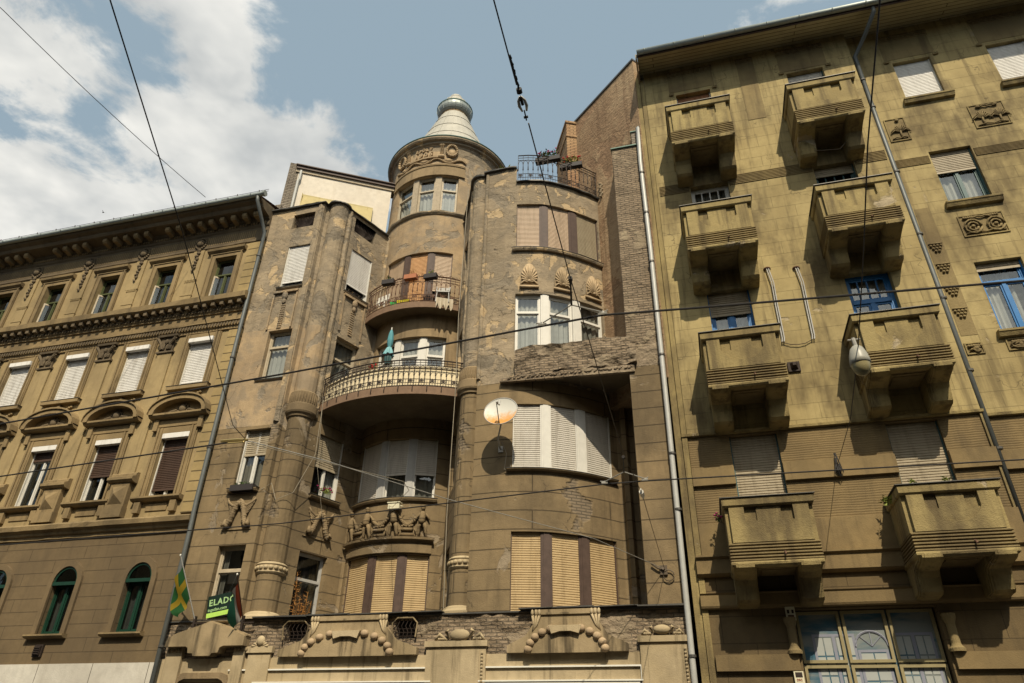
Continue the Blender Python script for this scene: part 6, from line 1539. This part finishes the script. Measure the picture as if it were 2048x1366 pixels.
for u in (-.19, .19):
    for v in (-.17, .17): mm = MB(); mm.ltube([(u, 14.80, v), (u*1.15, 14.40, v*1.15)], .018, f); mm.build('leg', 'w_grey', t)
    mm = MB(); mm.ltube([(u*1.1, 15.0, -.2), (u*1.15, 15.03, .12), (u*1.1, 14.82, .18)], .022, f); mm.build('armrest', 'w_grey', t)
adopt(t)
for x, y, wd, col, lab in ((-8.88, 1.38, .13, (.03, .42, .08), 'bright green crate on the floor of the rusty balcony'), (-8.55, 1.34, .20, (.60, .50, .01), 'bright yellow crate on the floor of the rusty balcony')):
    mm = MB(); mm.box(-wd, wd, 0, .14, -.08, .08); mm.box(-wd-.01, wd+.01, .11, .15, -.09, .09); o = mm.build('crate', simple(lab.split()[1]+'_plastic', col, .4)); o.location = (x, y, 14.40); tag(o, lab, 'crate', 'plastic crates on the balcony floor')
def cloth(name, p0, p1, z1, z0, mat, label, seed, n=18):
    mm = MB(); random.seed(seed); p0, p1 = Vector(p0), Vector(p1); o = (p0+p1)/2; o.z = z1; d = Vector(((p1-p0).y, -(p1-p0).x, 0)).normalized()
    cols = []
    for i in range(n+1):
        q = p0+(p1-p0)*i/n-o; q.z = 0; h = (z1-z0)*(.45+.55*abs(math.sin(i*.55+seed))); k = .03*math.sin(i*1.5)
        cols.append([mm.vert(q+d*(.06+k*(j/3))-Z*(h*j/3)) for j in range(4)])
    for A, B in zip(cols, cols[1:]):
        for j in range(3): mm.face([A[j], B[j], B[j+1], A[j+1]])
    ob = mm.build(name, mat, None, True); ob.location = o; tag(ob, label, 'cloth'); return ob
a, b = b5(.80), b5(.95); cloth('hanging_cloth', (a.x, a.y-.02, 0), (b.x, b.y-.02, 0), 14.55, 14.10, 'w_cream', 'pale rag hanging over the edge of the rusty balcony floor', 2)
a, b = b5(.20), b5(.36); cloth('plastic_sheet', (a.x, a.y+.08, 0), (b.x, b.y+.08, 0), 14.95, 14.50, 'whitep', 'white plastic sheet behind the left part of the rusty balcony rail', 5)
mm = MB(); mm.box(-.76, .76, 0, .09, -.07, .07); mm.box(-.72, .72, .09, .11, -.05, .05); o = mm.build('window_box_tray', 'w_grey'); o.location = (4.84, -1.03, 14.50); tag(o, 'long empty pale tray on the second balcony rim beside the grey downpipe', 'tray')

# satellite dish
t = thing('satellite_dish', (-4.70, .08, 8.45), 'round pale satellite dish with rust stains beside the grey shuttered bow window', 'satellite dish')
dc = Vector((-4.52, -.66, 9.20)); dn = Vector((.02, -1, .22)).normalized(); dx = dn.cross(Z).normalized()*-1; dy = dx.cross(dn)*-1
if dy.z < 0: dy = -dy
n = NT('rust_stained_dish'); g0 = n.n('ShaderNodeTexCoord'); sx_ = n.n('ShaderNodeSeparateXYZ'); n.t.links.new(g0.outputs['UV'], sx_.inputs[0])
rs = n.ramp(n.math('ADD', n.math('MULTIPLY', n.noise(n.coord('UV'), 7, 6, .7), .75), n.math('MULTIPLY', sx_.outputs[1], -1.1)), .28, .72)
n.set(n.b.inputs['Base Color'], n.mix(rs, (.55, .54, .48), (.55, .26, .06))); n.set(n.b.inputs['Roughness'], .45); M['dish'] = n.m
mm = MB(); rr = [0, .12, .24, .34, .41, .435]; rows = []
for r in rr:
    rows.append([mm.vert(dc+dx*r*math.cos(k*math.pi/18)+dy*r*.95*math.sin(k*math.pi/18)-dn*(.075*(1-(r/.43)**2)), (r*math.cos(k*math.pi/18), r*math.sin(k*math.pi/18))) for k in range(36)])
for A, B in zip(rows, rows[1:]):
    for k in range(36): mm.face([A[k], A[(k+1) % 36], B[(k+1) % 36], B[k]])
mm.build('reflector', 'dish', t, True)
mm = MB(); mm.tube([dc+(dx*math.cos(k*math.pi/18)+dy*.95*math.sin(k*math.pi/18))*.437 for k in range(37)], .011, 6, False); mm.build('reflector_rim', 'w_grey', t, True)
mm = MB(); lnb = dc+dn*.34-dy*.02; mm.tube([dc-dy*.42-dn*.02, dc-dy*.20+dn*.26, lnb-dx*.02], .012, 6); mm.build('feed_arm', 'iron', t)
mm = MB(); mm.tube([lnb-dn*.02, lnb+dn*.08], .028, 8); mm.tube([lnb+dx*.06-dy*.08+dn*.03, lnb+dx*.06+dy*.05+dn*.03], .026, 8); mm.build('feed_horn', 'w_grey', t)
mm = MB(); mm.tube([dc-dn*.08-dy*.1, dc-dn*.15-dy*.3, (-4.68, -.28, 8.62), (-4.70, -.10, 8.5), (-4.70, .06, 8.45)], .022, 8); mm.box(-4.76, -4.64, 8.38, 8.54, -.09, -.04); mm.build('mounting_arm', 'galv', t)
mm = MB(); mm.tube([(-4.6, -.2, 8.55), (-4.52, -.02, 8.3), (-4.58, .02, 7.9), (-4.45, .03, 7.85), (-4.40, .0, 8.0)], .008, 5); mm.build('dish_cable', 'cablep', t); adopt(t)

# flags on the ledge
def flag(base, top, cols, label, w0, h0, seed, cross=None):
    t = thing('flag', base, label, 'flag'); base, top = Vector(base), Vector(top)
    mm = MB(); mm.tube([base, top], .014, 8); mm.build('flag_pole', 'w_grey' if cross else 'rustiron', t); mm = MB(); mm.blob(0, 0, 0, .022, .03, .022, Fr(top), 8, 5); mm.build('pole_finial', 'whitep', t)
    d = (base-top).normalized(); nx, ny = 22, 16; mm = MB(); g_ = []
    for i in range(nx+1):
        a = i/nx; p = top+(base-top)*(.16+a*h0); row = []
        for j in range(ny+1):
            b = j/ny; dr = Vector((-.42*w0, .10, -.92*w0)) if seed == 1 else Vector((-.30*w0, .05, -.75*w0))
            q = p+dr*b*(.55+.45*math.sin(.6+a*2.2)) + Vector((.05*math.sin(b*9+a*3), .07*math.sin(b*7+a*4+seed), 0))*b
            row.append(mm.vert(q, (a, b)))
        g_.append(row)
    for i in range(nx):
        for j in range(ny):
            a, b = (i+.5)/nx, (j+.5)/ny
            if cross: mi = 1 if (abs(a-.48) < .10 or abs(b-.5) < .11) else 0
            else: mi = 0 if a < .34 else (1 if a < .67 else 2)
            if not cross: mi = 0 if b < .34 else (1 if b < .67 else 2)
            mm.face([g_[i][j], g_[i+1][j], g_[i+1][j+1], g_[i][j+1]], mi)
    mm.build('flag_cloth', cols, t, True)
    mm = MB(); mm.box(base.x-.03, base.x+.03, base.z-.55, base.z+.1, -base.y-.03, -base.y+.03); mm.box(base.x-.02, base.x+.32, base.z-.08, base.z-.05, -base.y-.02, -base.y+.02); mm.box(base.x-.02, base.x+.02, base.z-.52, base.z-.48, -.02, -base.y)
    mm.build('flag_bracket', 'iron', t); adopt(t); return t
M['fgreen'] = simple('flag_green', (.014, .085, .02), .8); M['fyellow'] = simple('flag_yellow', (.27, .185, .01), .8); M['fred'] = simple('flag_red', (.27, .05, .02), .8); M['fwhite'] = simple('flag_white', (.36, .34, .3), .8); M['fteal'] = simple('flag_dark_green', (.02, .13, .08), .8)
flag((-12.50, -.16, 4.48), (-12.72, -1.0, 5.90), ['fgreen', 'fyellow'], 'green flag with a yellow cross beside the grey downpipe', 0.68, .50, 1, True)
flag((-11.12, -.16, 4.46), (-10.95, -1.0, 5.36), ['fred', 'fwhite', 'fteal'], 'red white and green flag in front of the window with the sale sign', .62, .72, 2)

# sale sign in the window
t = thing('sale_sign', (-12.05, .04, 4.6), 'dark green sale sign with pale green letters leaning in the lowest left window', 'sign')
M['sgn'] = simple('sign_dark_green', (.008, .022, .015), .5); M['sgl'] = simple('sign_pale_green', (.34, .52, .24), .5); M['sgy'] = simple('sign_lime', (.42, .66, .12), .5)
an = R(9); sf = lambda u, v, w=0: Vector((-12.36+.86*(u*math.cos(an)-v*math.sin(an)), .06-w, 4.56+.86*(u*math.sin(an)+v*math.cos(an))))
mm = MB(); c = [sf(0, 0), sf(.78, 0), sf(.78, .62), sf(0, .62)]; e = [p+Vector((0, .02, 0)) for p in c]
mm.quad(*c); mm.quad(*e[::-1]); [mm.quad(c[k], c[(k+1) % 4], e[(k+1) % 4], e[k]) for k in range(4)]; mm.build('board', 'sgn', t)
mm = MB(); mm.quad(sf(0, 0, .003), sf(.78, 0, .003), sf(.78, .13, .003), sf(0, .13, .003)); mm.build('lime_strip', 'sgy', t)
def sign_text(body, size, u, v, mat, bold=.0, sp=1.0, fn=None, parent=None):
    cu = bpy.data.curves.new('text', 'FONT'); cu.body = body; cu.size = size; cu.extrude = .002; cu.offset = bold; cu.space_character = sp; cu.resolution_u = 2
    ob = bpy.data.objects.new('text', cu); sc.collection.objects.link(ob); dg = bpy.context.evaluated_depsgraph_get(); me = bpy.data.meshes.new_from_object(ob.evaluated_get(dg)); bpy.data.objects.remove(ob); bpy.data.curves.remove(cu)
    for vv in me.vertices: vv.co = fn(u+vv.co.x, v+vv.co.y, .005+vv.co.z)
    me.name = 'lettering'; me.materials.clear(); me.materials.append(M[mat]); o = bpy.data.objects.new('lettering', me); sc.collection.objects.link(o); o.parent = parent; return o
sign_text('ELADÓ', .25, .06, .33, 'sgl', .006, 1.15, sf, t); sign_text('ingatlan.com', .125, .04, .17, 'sgl', .002, 1.0, sf, t); adopt(t)

# boxes on the walls
mm = MB(); mm.box(-.17, .17, -.09, .09, -.07, .07); mm.box(-.19, .19, .07, .10, -.09, .09); mm.box(-.05, -.03, -.14, -.09, -.02, .02); mm.tube([(.17, 0, 0), (.24, 0, -.02), (.26, .1, -.06)], .012, 6); o = mm.build('junction_box', 'ivory'); o.location = (-8.18, 1.52, 7.66); tag(o, 'cream junction box on the wall over the heads of the putti', 'junction box')
mm = MB(); mm.box(-.11, .11, 0, .16, -.05, .05); mm.cur = 1; mm.box(-.045, .05, .04, .12, .05, .07); o = mm.build('meter_box', ['ivory', 'fyellow']); o.location = (-6.70, .55, 4.50); tag(o, 'small white and yellow box on the ledge beside the beige shutters', 'box')
def alarm(loc, label, txt=None):
    t = thing('alarm_box', loc, label, 'alarm box'); x, y, z = loc
    mm = MB(); mm.box(x-.09, x+.09, z, z+.26, -y-.04, -y+.05); mm.build('case', 'ivory', t)
    mm = MB()
    if not txt:
        mm.box(x-.065, x-.022, z+.13, z+.20, -y+.05, -y+.054); mm.box(x+.022, x+.065, z+.13, z+.20, -y+.05, -y+.054); mm.build('grille', 'iron', t); mm = MB(); mm.box(x-.06, x+.06, z+.05, z+.10, -y+.05, -y+.056); mm.build('beacon', 'rustiron', t)
    else:
        mm.box(x-.065, x+.065, z+.15, z+.24, -y+.05, -y+.054); mm.build('grille', 'iron', t); mm = MB(); mm.box(x-.06, x+.06, z+.01, z+.05, -y+.05, -y+.056); mm.build('beacon', 'rustband', t)
        sign_text(txt, .055, -.055, .085, 'fred', .001, 1, lambda u, v, w: Vector((x+u, y-.05-w, z+v)), t)
    adopt(t)
alarm((1.59, .0, 4.15), 'upper pale alarm box beside the shop window'); alarm((1.54, .0, 2.95), 'lower pale alarm box marked DSC beside the shop window', 'DSC')
# insulated pipes between the balconies
for x0, x1, zt, zb, lab in ((2.55, 2.53, 12.9, 10.62, 'left pair of pale pipes on the yellow wall between balconies'), (3.26, 3.23, 12.8, 10.6, 'right pair of pale pipes on the yellow wall between balconies')):
    t = thing('pipe_pair', (x0, -.02, zt), lab, 'pipes', 'pipe pairs on the yellow wall')
    for k in (0, 1):
        mm = MB(); dx_ = .05*k; mm.tube([(x0-.03+dx_, .0, zt), (x0-.02+dx_, -.06, zt-.03), (x0+.03+dx_, -.07, zt-.5), (x0+.01+dx_, -.06, zt-1.2), (x1+dx_+.02, -.06, zb+.1), (x1+dx_, -.06, zb)], .016, 8); mm.build('pipe', 'w_grey', t)
    mm = MB(); mm.lathe(x0, 0, [(.09, zt+.03), (.1, zt), (.05, zt-.03)], 8); mm.build('wall_hole', 'rustiron', t); adopt(t)
wire([(2.53, -.04, 10.62), (2.9, -.05, 10.50), (3.23, -.04, 10.6)], .010, 'cableb', 'short brown cable joining the feet of the two pipe pairs', 'joining_cable', 'cable', sag=.03)
wire([(4.0, -.35, 16.9), (4.3, -.5, 16.35), (5.0, -.5, 16.25), (5.5, -.35, 16.9), (5.62, -.25, 17.3)], .012, 'cableb', 'brown cable slung beneath the topmost balcony near the grey downpipe', 'slack_cable', 'cable')
# bird far off
t = MB(); t.blob(0, 0, 0, .18, .07, .07, FW, 8, 5); t.face([t.vert((-.05, 0, 0)), t.vert((.1, 0, 0)), t.vert((.05, -.35, .25))]); t.face([t.vert((-.05, 0, 0)), t.vert((.1, 0, 0)), t.vert((.05, .35, .25))]); o = t.build('bird', 'cable'); o.scale = (.5, .5, .5); o.location = (-39.6, 13.6, 35.6); tag(o, 'tiny dark bird flying before the cloud above the ochre roof', 'bird')
